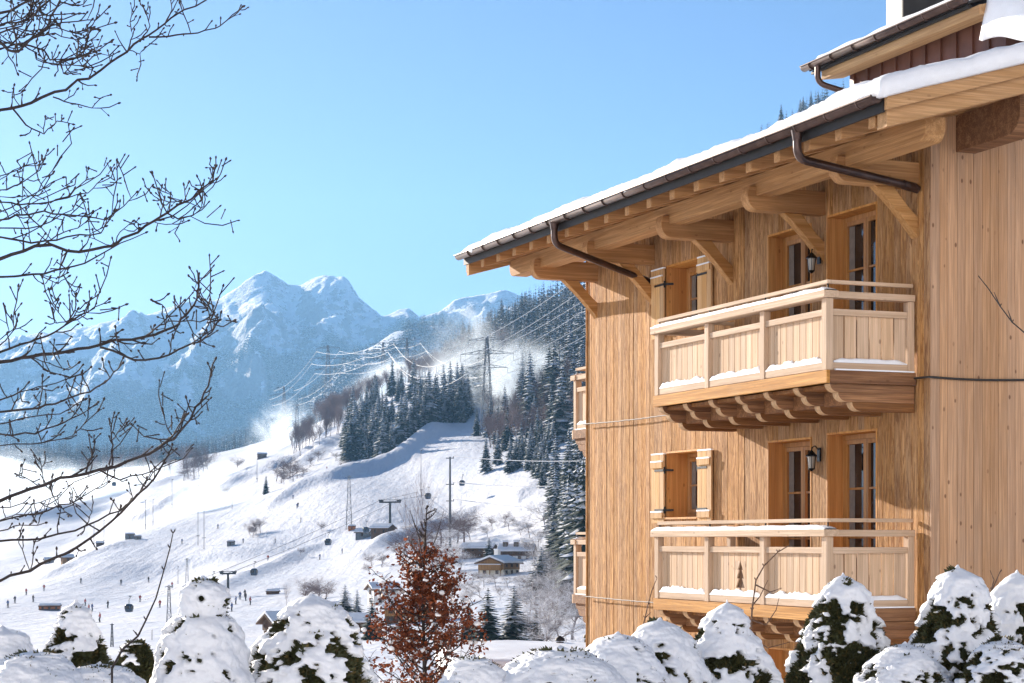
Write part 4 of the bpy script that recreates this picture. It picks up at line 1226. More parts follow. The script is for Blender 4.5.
def build_house_fittings():
    rnd = random.Random(5)
    # lanterns hanging on the wall between the doors
    for zd, lab in ((5.98, 'black wall lantern beside the doors of the upper balcony, under the roof brace'), (3.18, 'black wall lantern with pale glass between the doors of the lower balcony')):
        p = house_world(-.035, 2.47, zd + (1.80 if zd < 5 else 1.56))
        L = empty('wall_lantern', p, HROT); L.scale = (.72, .72, .72); tag(L, lab, 'lantern', 'wall lanterns')
        mb = MB(); mb.box(-.03, 0.0, -.05, .05, .05, .30)
        mb.tube([(-.02, 0, .26), (-.10, 0, .33), (-.16, 0, .30), (-.17, 0, .24)], .012, 6)
        mb.build('wall_bracket', M['iron'], L)
        mb = MB(); n = 6
        mb.tube([(-.17, 0, .25), (-.17, 0, .235), (-.17, 0, .15)], [.012, .03, .105], 6)
        mb.tube([(-.17, 0, .15), (-.17, 0, .138)], .105, 6)
        mb.tube([(-.17, 0, -.075), (-.17, 0, -.09), (-.17, 0, -.13)], [.065, .06, .01], 6)
        for k in range(6):
            a = k * math.pi / 3 + .001
            mb.beam((-.17 + .088 * math.cos(a), .088 * math.sin(a), .14), (-.17 + .06 * math.cos(a), .06 * math.sin(a), -.08), .010, .010)
        mb.build('lantern_frame', M['iron'], L)
        mb = MB(); mb.tube([(-.17, 0, .136), (-.17, 0, -.073)], [.078, .054], 6); mb.build('lantern_glass', M['lantern_glass'], L)
    # conductor cables strung along the walls at both floors
    for z, lab in ((5.90, 'thin cable along the chalet wall level with the upper balcony floor'), (3.08, 'thin cable along the chalet wall level with the lower balcony floor')):
        mb = MB()
        pts = []
        for i in range(60):
            y = LEN + .03 - (LEN - 4.9) * i / 59
            pts.append(house_world(-.075, y, z - .03 * math.sin(i / 59 * math.pi) + .004 * rnd.uniform(-1, 1)))
        mb.tube(pts, .010, 5)
        tag(mb.build('wall_cable', M['cable_pale']), lab.replace('chalet wall', 'sunny chalet wall'), 'cable', 'wall cables')
    mb = MB(); pts = [house_world(-.06, .24, 5.925), house_world(-.06, -.02, 5.92), house_world(-.05, -.06, 5.92)]
    for i in range(40): pts.append(house_world(.02 + i * .12, -.055, 5.918 - .012 * math.sin(i * .35)))
    mb.tube(pts, .014, 5)
    tag(mb.build('wall_cable', M['cable']), 'black cable across the shaded gable wall of the chalet', 'cable', 'wall cables')
# ------------------------------------------------------------------ houses of the valley
def gable_house(name, label, cat, px, py, wpx, rot, ratio=0.8, wall_h=0.5, pitch=0.35, over=0.09, wall='cream', upper=None, group=None, floors=2, balcony=False, dormers=0, chimney=True, snow=0.06, nwin=3, Ymin=150):
    """house whose long axis is local x; size from its width in the picture"""
    g = ground_at(px, py, Ymin); W = wpx * g.y / F; D = W * ratio; Hh = W * wall_h
    H = empty(name, (g.x, g.y, g.z - .3), rot); tag(H, label, cat, group)
    x, y = W / 2, D / 2; rz = Hh + y * pitch * 1.0; ov = W * over
    mb = MB()
    mb.prism([(-y, -1.0), (y, -1.0), (y, Hh), (0, rz), (-y, Hh)], lambda a, b, t_: (t_, a, b), -x, x)
    mb.build('wall', M[wall], H)
    if upper:
        mb = MB(); z0 = Hh * .52
        e = .04
        mb.prism([(-y - e, z0), (y + e, z0), (y + e, Hh - .02), (0, rz - .02), (-y - e, Hh - .02)], lambda a, b, t_: (t_, a, b), -x - e, x + e)
        mb.build('upper_wall', M[upper], H)
    th = .18; k = pitch
    def pl(a, off): return Hh + (y - abs(a)) * k + off
    ye = y + ov
    mb = MB(); mb.prism([(-ye, pl(ye, .01)), (0, pl(0, .01)), (ye, pl(ye, .01)), (ye, pl(ye, th)), (0, pl(0, th)), (-ye, pl(ye, th))], lambda a, b, t_: (t_, a, b), -x - ov, x + ov)
    RF = mb.build('roof', M['old_wood'], H)
    s = W * snow * .55 + .2
    mb = MB(); e = .02
    mb.prism([(-ye + .08, pl(ye, th + e)), (0, pl(0, th + e)), (ye - .08, pl(ye, th + e)), (ye - .02, pl(ye, th + s * .75)), (ye - .5, pl(ye - .5, th + s)), (0, pl(0, th + s * 1.05)), (-ye + .5, pl(ye - .5, th + s)), (-ye + .02, pl(ye, th + s * .75))],
             lambda a, b, t_: (t_, a, b), -x - ov + .06, x + ov - .06)
    mb.build('roof_snow', M['snow_far'], RF, .12)
    if chimney:
        mb = MB(); mb.box(x * .2, x * .2 + .9, y * .2, y * .2 + .9, rz - .5, rz + 1.5); mb.build('chimney', M['plaster'], RF)
        mb = MB(); mb.box(x * .2 - .06, x * .2 + .96, y * .2 - .06, y * .2 + .96, rz + 1.505, rz + 1.75); mb.build('chimney_snow', M['snow_far'], RF)
    # windows on the two walls that face the camera side
    fh = Hh / floors
    def win(cx, cy, z, w, h, along_x, sgn):
        fr = MB(); e = .09
        def b_(m_, u0, u1, z0, z1, d0, d1):
            if along_x: m_.box(cx + u0, cx + u1, cy + sgn * d0, cy + sgn * d1, z0, z1)
            else: m_.box(cx + sgn * d0, cx + sgn * d1, cy + u0, cy + u1, z0, z1)
        b_(fr, -w / 2 - .08, -w / 2, z, z + h, 0, .16); b_(fr, w / 2, w / 2 + .08, z, z + h, 0, .16); b_(fr, -w / 2 - .08, w / 2 + .08, z + h, z + h + .08, 0, .16); b_(fr, -w / 2 - .12, w / 2 + .12, z - .1, z, 0, .22); b_(fr, -.03, .03, z, z + h, 0, .13)
        W_ = fr.build('window', M['old_wood'], H)
        gl = MB(); b_(gl, -w / 2, w / 2, z + .002, z + h - .002, .05, .09); gl.build('pane', M['glass'], W_)
    for f in range(floors):
        z = f * fh + fh * .35 + .15
        for i in range(nwin):
            cx = -x + (i + .5) * 2 * x / nwin
            win(cx, -y, z, W * .075, fh * .42, True, -1)
        for i in range(max(1, nwin - 1)):
            cy = -y + (i + .5) * 2 * y / max(1, nwin - 1)
            win(-x, cy, z, W * .07, fh * .42, False, -1)
    if balcony:
        z = Hh * .52; mb = MB(); mb.box(-x - W * .09, -x - .06, -y * .9, y * .9, z - .12, z); B = mb.build('balcony', M['hut_wood'], H)
        mb = MB(); mb.box(-x - W * .09, -x - W * .09 + .08, -y * .9, y * .9, z + .01, z + .95); mb.box(-x - W * .09 + .09, -x - .06, -y * .9, -y * .9 + .08, z + .01, z + .95); mb.build('railing', M['hut_wood'], B)
        mb = MB(); mb.box(-x - W * .092, -x - W * .09 + .1, -y * .9, y * .9, z + .952, z + 1.08); mb.build('rail_snow', M['snow_far'], B)
        for cy in (-y * .86, 0, y * .86):
            mb = MB(); mb.box(-x - W * .085, -x - W * .085 + .15, cy - .08, cy + .08, -.8, z - .125); mb.build('post', M['hut_wood'], B)
    for i in range(dormers):
        cx = -x + (i + .5) * 2 * x / dormers; yy = -y * .55; zb = pl(yy, th)
        mb = MB(); mb.box(cx - W * .07, cx + W * .07, yy - .2, yy + y * .5, zb - .3, zb + 1.3); Dm = mb.build('dormer', M['old_wood'], H)
        mb = MB(); mb.box(cx - W * .085, cx + W * .085, yy - .5, yy + y * .5, zb + 1.305, zb + 1.8); mb.build('roof_snow', M['snow_far'], Dm, .1)
        mb = MB(); mb.box(cx - W * .05, cx + W * .05, yy - .26, yy - .205, zb + .45, zb + 1.1); mb.build('pane', M['glass'], Dm)
    return H

def build_village():
    gable_house('chalet', 'cream chalet with honey wooden gable balcony and snowy roof in the valley', 'chalet', 499, 574, 32, R(60), .9, .42, .34, .10, 'cream', 'hut_wood', floors=2, balcony=True, nwin=3)
    gable_house('chalet', 'dark brown house with snowy dormers above the cream chalet', 'chalet', 517, 553, 33, R(-8), .7, .28, .42, .08, 'plaster', 'old_wood', floors=2, dormers=3, nwin=4, chimney=True)
    gable_house('chalet', 'long dark house with blue white roof left of the dormered house', 'chalet', 479, 553, 29, R(-12), .8, .34, .30, .10, 'old_wood', 'old_wood', floors=2, nwin=4, chimney=False)
    gable_house('chalet', 'small white house with a bright blue shaded snow roof left of the red beech', 'chalet', 383, 605, 26, R(20), .9, .62, .36, .12, 'plaster', None, floors=2, nwin=2, chimney=False)
    gable_house('chalet', 'brown wooden house with snowy roof showing through the red beech', 'chalet', 410, 622, 40, R(-18), .9, .40, .32, .1, 'old_wood', 'hut_wood', floors=2, nwin=3)
    gable_house('chalet', 'white house with broad snow roof behind the broad snowy shrub', 'chalet', 291, 636, 46, R(28), .8, .34, .42, .12, 'plaster', 'old_wood', floors=2, nwin=3)
    gable_house('chalet', 'low dark house with snowy roof behind frosted spruces left of white house', 'chalet', 350, 632, 36, R(-10), .9, .34, .34, .12, 'old_wood', None, floors=1, nwin=2, chimney=False)
    gable_house('hut', 'small honey coloured hut with a snowy gable alone on the lower piste', 'hut', 67, 575, 11, R(25), .8, .55, .45, .12, 'hut_wood', None, floors=1, nwin=1, chimney=False)
    gable_house('hut', 'grey hut left of the honey coloured hut, half hidden by branches', 'hut', 49, 569, 9, R(20), .8, .5, .4, .12, 'concrete', None, floors=1, nwin=1, chimney=False)
    gable_house('hut', 'larger dark box hut of the pair in the middle of the piste', 'hut', 130, 561, 9, R(8), .8, .6, .2, .05, 'steel_dark', None, floors=1, nwin=1, chimney=False)
    gable_house('hut', 'smaller dark box hut just right of the larger one on the piste', 'hut', 138, 562, 6.5, R(8), .8, .6, .2, .05, 'steel_dark', None, floors=1, nwin=1, chimney=False)
    gable_house('hut', 'tiny dark hut left of the pair of box huts on the piste', 'hut', 100, 559, 7, R(4), .8, .5, .3, .1, 'old_wood', None, floors=1, nwin=1, chimney=False)
    gable_house('hut', 'small dark hut on the piste by the frosted bush and blue shadow', 'hut', 231, 559, 7, R(-5), .8, .65, .2, .05, 'steel_dark', None, floors=1, nwin=1, chimney=False)
    gable_house('hut', 'dark hut at the foot of the T shaped lift tower', 'hut', 383, 543, 19, R(-25), .8, .45, .4, .1, 'old_wood', None, floors=1, nwin=2, chimney=False)
    gable_house('hut', 'grey shed with snowy roof left of the dark lift hut', 'hut', 364, 545, 14, R(-15), .8, .45, .4, .1, 'steel_dark', None, floors=1, nwin=1, chimney=False)
    gable_house('hut', 'small orange brown shed under the lattice mast by the lift', 'hut', 352, 541, 7, R(0), .8, .6, .2, .05, 'orange', None, floors=1, nwin=1, chimney=False)
    gable_house('hut', 'little dark hut high on the piste near the tall masts', 'hut', 262, 478, 9, R(10), .8, .5, .3, .08, 'old_wood', None, floors=1, nwin=1, chimney=False)
    gable_house('hut', 'low flat lift building with blue wall and orange deck on the piste', 'lift station', 50, 609, 20, R(6), .5, .28, .18, .05, 'cabin', 'orange', floors=1, nwin=3, chimney=False)
    gable_house('hut', 'dark low shed on the piste below the gondola tower', 'hut', 273, 593, 12, R(0), .6, .3, .2, .08, 'old_wood', None, floors=1, nwin=1, chimney=False)
    # flat snow-covered roof just beyond the garden hedge
    B = empty('garage', (0.15, 43.5, -0.9), R(3)); tag(B, 'low flat roofed garage under thick snow beyond the hedge', 'garage')
    mb = MB(); mb.box(-1.35, 3.6, -3.0, 4.0, -.6, 2.0); mb.build('wall', M['plaster'], B, .02)
    mb = MB(); mb.box(-1.75, 4.1, -3.4, 4.4, 2.003, 2.14); RF = mb.build('roof', M['old_wood'], B)
    V = []; nx, ny = 40, 50
    for j in range(ny + 1):
        for i in range(nx + 1):
            u, v = i / nx, j / ny; x = -1.8 + 5.95 * u; y = -3.45 + 7.9 * v
            e = max(0, min(1, u * 40 / 3, (1 - u) * 40 / 3, v * 50 / 3, (1 - v) * 50 / 3)); e = math.sqrt(1 - (1 - e) ** 2)
            V.append((x, y, 2.15 + e * (.34 + .06 * mnoise.noise((x * .8, y * .6, 1)) + .015 * mnoise.noise((x * 4, y * 4, 3)))))
    m_ = nx + 1
    mesh_obj('roof_snow', np_mesh('roof_snow', V, [(j * m_ + i, j * m_ + i + 1, (j + 1) * m_ + i + 1, (j + 1) * m_ + i) for j in range(ny) for i in range(nx)], [M['snow']], smooth=True), RF)
    mb = MB(); mb.box(-.55, .75, -3.06, -3.003, .9, 1.75); D = mb.build('garage_door', M['concrete'], B); mb = MB(); mb.box(-.05, .25, -3.09, -3.062, 1.05, 1.1); mb.build('handle', M['iron'], D)
    for x, h in ((1.1, .04), (1.75, .10)):
        mb = MB(); mb.tube([(x, 2.6, 2.3), (x, 2.6, 2.5 + h)], .09, 10); V_ = mb.build('vent_pipe', M['dark_metal'], B)
        mb = MB(); mb.tube([(x, 2.6, 2.52 + h), (x, 2.6, 2.58 + h), (x, 2.6, 2.64 + h)], [.12, .11, .02], 10); mb.build('vent_cap', M['dark_metal'], V_)

# ------------------------------------------------------------------ pylons, lifts, wires
def lattice(name, base, h, w0, w1, bar, n, arms, label, cat, group=None, rot=0.0, armw=None):
    P = empty(name, base, rot); tag(P, label, cat, group)
    mb = MB()
    def c(u): 
        w = w0 + (w1 - w0) * u
        return [Vector((sx * w / 2, sy * w / 2, u * h)) for sx, sy in ((-1, -1), (1, -1), (1, 1), (-1, 1))]
    us = [1 - (1 - i / n) ** 1.15 for i in range(n + 1)]
    us = [i / n for i in range(n + 1)]
    for i in range(n):
        a, b = c(us[i]), c(us[i + 1])
        for k in range(4):
            k2 = (k + 1) % 4
            mb.beam(a[k], b[k], bar * 1.3, bar * 1.3); mb.beam(a[k], b[k2], bar * .7, bar * .7); mb.beam(a[k2], b[k], bar * .7, bar * .7); mb.beam(b[k], b[k2], bar * .7, bar * .7)
    mb.build('lattice_shaft', M['steel_dark'], P)
    tips = []
    for u, L in arms:
        z = u * h; w = (w0 + (w1 - w0) * u) / 2
        mb = MB()
        for s in (-1, 1):
            for sy in (-1, 1):
                mb.beam((s * w, sy * w, z + L * .16), (s * L, 0, z), bar, bar); mb.beam((s * w, sy * w, z), (s * L, 0, z), bar, bar)
                for q in (.35, .65):
                    mb.beam((s * (w + (L - w) * q), sy * w * (1 - q), z), (s * (w + (L - w) * (q - .2)), sy * w * (1.2 - q), z + L * .16 * (1.2 - q)), bar * .6, bar * .6)
            mb.tube([(s * L, 0, z), (s * L, 0, z - L * .28)], bar * .55, 5)
        mb.build('cross_arm', M['steel_dark'], P)
        for s in (-1, 1):
            q = Vector((s * L, 0, z - L * .28)); q.rotate(Matrix.Rotation(rot, 3, 'Z')); tips.append(Vector(base) + q)
    return P, tips

def cable(name, pts, sag, rad, mat, label, cat, group, seg=14):
    mb = MB(); path = []
    for (a, b) in zip(pts[:-1], pts[1:]):
        for i in range(seg):
            u = i / seg; p = a.lerp(b, u); p.z -= sag * (b - a).length * 4 * u * (1 - u) * (1 if True else 0); path.append(p)
    path.append(pts[-1]); mb.tube(path, rad, 4)
    tag(mb.build(name, mat), label, cat, group)

def build_lines():
    # big power line climbing across the valley
    specs = [(284, 1650, 386, 'hazy power pylon furthest left in front of the blue mountain forest', .16),
             (328, 1450, 345, 'hazy power pylon right of the furthest one, above the purple larches', .16),
             (383, 1330, 342, 'thin power pylon left of its close neighbour above the grove', .15),
             (407, 1270, 338, 'thin power pylon right of its close neighbour above the grove', .15),
             (487, 800, 336, 'tallest dark power pylon standing beside the shaded ski run', .15),
             (604, 760, 262, 'power pylon on the steep slope hidden behind the chalet corner', .24)]
    alltips = []
    for px, Y, top, lab, bar in specs:
        x = (px - 512) / F * Y; z = ground_z(x, Y) - .4
        ztop = EYE + (HZ - top) / F * Y; h = ztop - z
        L = {487: 9.5, 604: 9.5}.get(px, 11.0)
        _, tips = lattice('power_pylon', (x, Y, z), h, h * .12, h * .018, bar, 9, [(.96, L * .8), (.82, L * 1.15), (.68, L * .9)], lab, 'pylon', 'pylons of the power line', R(-12))
        alltips.append(tips)
    names = [('highest', 'left'), ('highest', 'right'), ('middle', 'left'), ('middle', 'right'), ('lowest', 'left'), ('lowest', 'right')]
    for k in range(6):
        pts = [t_[k] for t_ in alltips]
        cable('power_cable', pts, .024, .12, M['frost_wire'], f'frosted {names[k][0]} power cable on the {names[k][1]} arm tips of the pylons', 'power cable', 'cables of the power line')
    # slim masts on the piste
    masts = [(297, 477, 50, 'lattice mast with frosted top left of the purple larches', 8), (349, 541, 54, 'lattice mast rising beside the orange brown shed', 8),
             (169, 636, 53, 'lattice mast on the lower piste between the tall stem and headed shrub', 8), (187, 588, 34, 'lattice mast left of the headed snowy shrub', 7),
             (112, 647, 26, 'short lattice mast right of the first dark leafy shrub', 7)]
    for px, py, hp, lab, n in masts:
        g = ground_at(px, py); h = hp * g.y / F
        lattice('lattice_mast', (g.x, g.y, g.z - .3), h, h * .11, h * .03, max(.05, .22 * g.y / F), n, [(.97, h * .07)], lab, 'mast', 'lattice masts on the piste', R(8))
    poles = [(145.5, 549, 30), (153, 545, 27), (94, 560, 26), (104, 558, 24), (257, 502, 24), (198, 560, 62), (204, 562, 72), (178, 581, 18), (232, 532, 12), (152, 640, 10), (75, 634, 10), (421, 508, 48), (172, 520, 30)]
    for px, py, hp in poles:
        g = ground_at(px, py); h = hp * g.y / F; r = max(.05, .33 * g.y / F)
        mb = MB(); mb.tube([(0, 0, -.4), (0, 0, h)], [r, r * .7], 6)
        mb.tube([(0, 0, h * .97), (h * .05, 0, h)], r * .8, 5); mb.tube([(-h * .03, 0, h * .16), (h * .03, 0, h * .16)], r * .9, 5)
        o = mb.build('snow_lance', M['steel_dark']); o.location = g
        tag(o, 'slender dark snow making lance standing on the piste', 'snow lance', 'snow lances')
    # wooden utility pole with its wires, right of the beech top
    g = ground_at(450, 545); h = 92 * g.y / F
    P = empty('utility_pole', (g.x, g.y, g.z - .3)); tag(P, 'dark utility pole above the red beech carrying pale wires', 'pole')
    mb = MB(); mb.tube([(0, 0, 0), (0, 0, h)], [.36, .24], 8); mb.build('mast', M['steel_dark'], P)
    for z in (.985, .70, .52):
        mb = MB(); mb.beam((-1.0, 0, h * z), (1.0, 0, h * z), .22, .22); mb.tube([(.9, 0, h * z + .12), (.9, 0, h * z + .5)], .1, 6); mb.build('cross_arm', M['steel_dark'], P)
    for z, ty, w in ((.985, 456, 'upper'), (.70, 480, 'middle'), (.52, 507, 'lower')):
        a = Vector((g.x + .9, g.y, g.z - .3 + h * z + .5)); b = at(640, ty + 2, g.y * .86)
        cable('utility_wire', [a, b], .012, .085, M['frost_wire'], f'{w} pale wire from the utility pole towards the chalet', 'wire', 'wires of the utility pole')
    # gondola lift
    def tower(px, py, hp, lab):
        g = ground_at(px, py); h = hp * g.y / F
        T = empty('lift_tower', (g.x, g.y, g.z - .3), R(-20)); tag(T, lab, 'lift tower', 'gondola lift towers')
        r = 1.5 * g.y / F
        mb = MB(); mb.tube([(0, 0, 0), (0, 0, h)], [r, r * .75], 10); mb.build('pole', M['lift_dark'], T)
        mb = MB(); L = h * .36; mb.beam((-L, 0, h), (L, 0, h), r * 1.1, r * 1.1); mb.beam((-L * .6, 0, h + r * 1.5), (L * .6, 0, h + r * 1.5), r * .4, r * .4)
        mb.build('cross_arm', M['lift_dark'], T)
        for s in (-1, 1):
            mb = MB(); mb.beam((s * L * .85, -h * .14, h + r * .8), (s * L * .85, h * .14, h + r * .8), r * .6, r * .5)
            for k in range(5): mb.tube([(s * L * .85 - r * .5, (-.12 + .06 * k) * h, h + r * 1.2), (s * L * .85 + r * .5, (-.12 + .06 * k) * h, h + r * 1.2)], r * .45, 8)
            mb.build('sheave_train', M['lift_dark'], T)
        out = []
        for s in (-1, 1):
            q = Vector((s * L * .85, 0, h + r * 1.7)); q.rotate(Matrix.Rotation(R(-20), 3, 'Z')); out.append(Vector((g.x, g.y, g.z - .3)) + q)
        return out
    T1 = tower(228, 596, 24, 'dark gondola lift tower with T shaped head above the headed shrub')
    T2 = tower(390, 541, 32, 'dark gondola lift tower with T shaped head beside the lift hut')
    ends = [(at(60, 628, 520), at(466, 474, 900)), (at(70, 612, 560), at(470, 478, 920))]
    for s in (0, 1):
        cable('lift_rope', [ends[s][0], T1[s], T2[s], ends[s][1]], .004, .045, M['lift_dark'], 'left thin rope of the gondola lift' if s == 0 else 'right thin rope of the gondola lift', 'lift rope', 'ropes of the gondola lift')
    # cabins hang from the rope: one is modelled, the rest are copies
    C0 = None
    spots = [(129, 608, 8, 'lower left gondola cabin hanging over the empty piste'), (213, 582, 7, 'gondola cabin just left of the T shaped lift tower'), (254, 572, 7, 'gondola cabin right of the T shaped lift tower'),
             (82, 613, 6, 'gondola cabin low beside the first small leafy shrub'), (328, 542, 6.5, 'gondola cabin left of the orange brown shed'), (366, 530, 6, 'gondola cabin above the grey lift shed'),
             (428, 496, 6, 'gondola cabin in front of the blue shaded ski run'), (462, 483, 5.5, 'highest gondola cabin near the top of the shaded run'), (114, 484, 4, 'tiny gondola cabin high on the left by the dark forest')]
    for px, py, sp, lab in spots:
        Y = min(2.1 / sp * F, ground_at(px, py + 9).y * .93); p = at(px, py, Y); sz = sp * Y / F / 2.1
        if C0 is None:
            C0 = empty('gondola_cabin', p, R(-20))
            mb = MB(); V = []; n = 14
            prof = [(.55, -1.1), (.86, -.98), (.98, -.5), (1.0, .1), (.95, .6), (.78, .95), (.45, 1.08)]
            for r_, z in prof:
                for k in range(n):
                    a = 2 * math.pi * k / n; ca, sa = math.cos(a), math.sin(a)
                    V.append((r_ * math.copysign(abs(ca) ** .6, ca), r_ * math.copysign(abs(sa) ** .6, sa), z))
            fs = [(i * n + k, i * n + (k + 1) % n, (i + 1) * n + (k + 1) % n, (i + 1) * n + k) for i in range(len(prof) - 1) for k in range(n)]
            fs += [tuple(range(n)), tuple(range((len(prof) - 1) * n, len(prof) * n))]
            mb.add(V, fs, 0, True); mb.build('cabin_body', M['cabin'], C0)
            mb = MB()
            for a in range(4):
                c, s = math.cos(a * math.pi / 2), math.sin(a * math.pi / 2)
                p_ = [(1.0 * c - q * s, 1.0 * s + q * c, z) for q, z in ((-.62, -.2), (.62, -.2), (.55, .62), (-.55, .62))]
                p2 = [(x * 1.015, y * 1.015, z) for x, y, z in p_]
                mb.hexa(p_ + p2)
            mb.build('window', M['glass'], C0)
            mb = MB(); mb.tube([(0, 0, 1.05), (0, 0, 2.2), (.35, 0, 2.6), (.35, 0, 3.1)], .09, 6); mb.beam((.35, -.6, 3.1), (.35, .6, 3.1), .22, .2); mb.build('hanger', M['lift_dark'], C0)
            o = C0
        else:
            o = copy_tree(C0); o.location = p
        o.scale = (sz, sz, sz)
        tag(o, lab, 'gondola cabin', 'gondola cabins')

# ------------------------------------------------------------------ skiers
def build_people():
    def figure(seed, jacket, pose):
        verts = [(0, 0, .92), (0, 0, 1.15), (0, .02, 1.40), (0, .03, 1.52), (0, .05, 1.66), (0, .05, 1.76),
                 (-.11, 0, .86), (-.14, .10 * pose, .48), (-.13, -.02, .07), (-.13, .16, .04),
                 (.11, 0, .86), (.14, .12 * pose, .48), (.13, .02, .07), (.13, .18, .04),
                 (-.20, .02, 1.42), (-.30, .04, 1.15), (-.28, .26, 1.0), (.20, .02, 1.42), (.30, .04, 1.15), (.28, .26, 1.0)]
        rad = [.15, .16, .17, .07, .10, .09, .11, .085, .07, .06, .11, .085, .07, .06, .085, .07, .06, .085, .07, .06]
        ed = [(0, 1), (1, 2), (2, 3), (3, 4), (4, 5), (0, 6), (6, 7), (7, 8), (8, 9), (0, 10), (10, 11), (11, 12), (12, 13), (2, 14), (14, 15), (15, 16), (2, 17), (17, 18), (18, 19)]
        me = bpy.data.meshes.new('person'); me.from_pydata(verts, ed, [])
        ob = bpy.data.objects.new('person_shape', me); COL.objects.link(ob)
        md = ob.modifiers.new('skin', 'SKIN')
        for i, s in enumerate(me.skin_vertices[0].data): s.radius = (rad[i], rad[i]); s.use_root = (i == 0)
        sb = ob.modifiers.new('sub', 'SUBSURF'); sb.levels = 1; sb.render_levels = 1
        dg = bpy.context.evaluated_depsgraph_get()
        out = bpy.data.meshes.new_from_object(ob.evaluated_get(dg))
        bpy.data.objects.remove(ob)
        for m in (jacket, M['ski_trousers'], M['skin_tone'], M['iron']): out.materials.append(m)
        for p in out.polygons:
            z = p.center.z
            p.material_index = 3 if (z > 1.70 or z < .10) else 2 if z > 1.55 else 0 if z > .90 else 1
            p.use_smooth = True
        out.name = 'person'
        return out
    M['ski_trousers'] = plain('dark_ski_trousers', (.03, .03, .045), .8)
    M['skin_tone'] = plain('face_skin', (.45, .27, .19), .6)
    jk = [plain('red_ski_jacket', (.35, .03, .03), .7), plain('blue_ski_jacket', (.03, .08, .25), .7), plain('black_ski_jacket', (.025, .025, .03), .7)]
    figs = [(figure(1, jk[0], 1.2), 'red'), (figure(2, jk[1], .8), 'blue'), (figure(3, jk[2], 1.0), 'black')]
    rnd = random.Random(9)
    spots = [(148.5, 580), (81, 589), (100, 620), (33, 604), (89, 609), (92, 608), (108, 604), (121, 585), (245, 597), (240, 599), (297, 535), (293, 529), (275, 554), (172, 584), (243, 557), (205, 593), (298, 534), (301, 543), (327, 506),
             (85, 603), (26, 600), (15, 606), (8, 610), (140, 596), (160, 604), (232, 610), (236, 603), (62, 618), (44, 596), (182, 560), (218, 548), (246, 600), (250, 603), (320, 560), (342, 556), (268, 566)]
    for i, (px, py) in enumerate(spots):
        g = ground_at(px, py); me, colr = figs[rnd.choice((0, 1, 2, 2, 1))]
        o = mesh_obj('person', me); o.location = g; o.rotation_euler = (0, 0, rnd.uniform(0, 6.28))
        tag(o, f'distant skier in a {colr} jacket out on the sunny piste', 'person', f'skiers in {colr} jackets')
        bx = MB()
        for s in (-.13, .13):
            bx.box(s - .05, s + .05, -.7, .95, .0, .03)
        bx.build('skis', M['iron'], o)
# ------------------------------------------------------------------ the garden in front
t = NT('thuja_scale_leaves')
nz = t.noise(t.coord((14, 14, 14)), 1.0, 3, 0.6)
g_ = t.n('ShaderNodeNewGeometry')
c = t.mix(t.rng(nz, 0.3, 0.7), (0.030, 0.036, 0.016), (0.075, 0.078, 0.032))
c = t.mix(t.rng(g_.outputs['Random Per Island'], .82, .97), c, (0.14, 0.10, 0.035))
t.bsdf(c, 0.6, None, spec=0.25); M['thuja'] = t.mat
M['thuja_core'] = plain('thuja_inner_twigs', (0.016, 0.013, 0.009), 0.9, 0, 0.4, 10, 0.3)

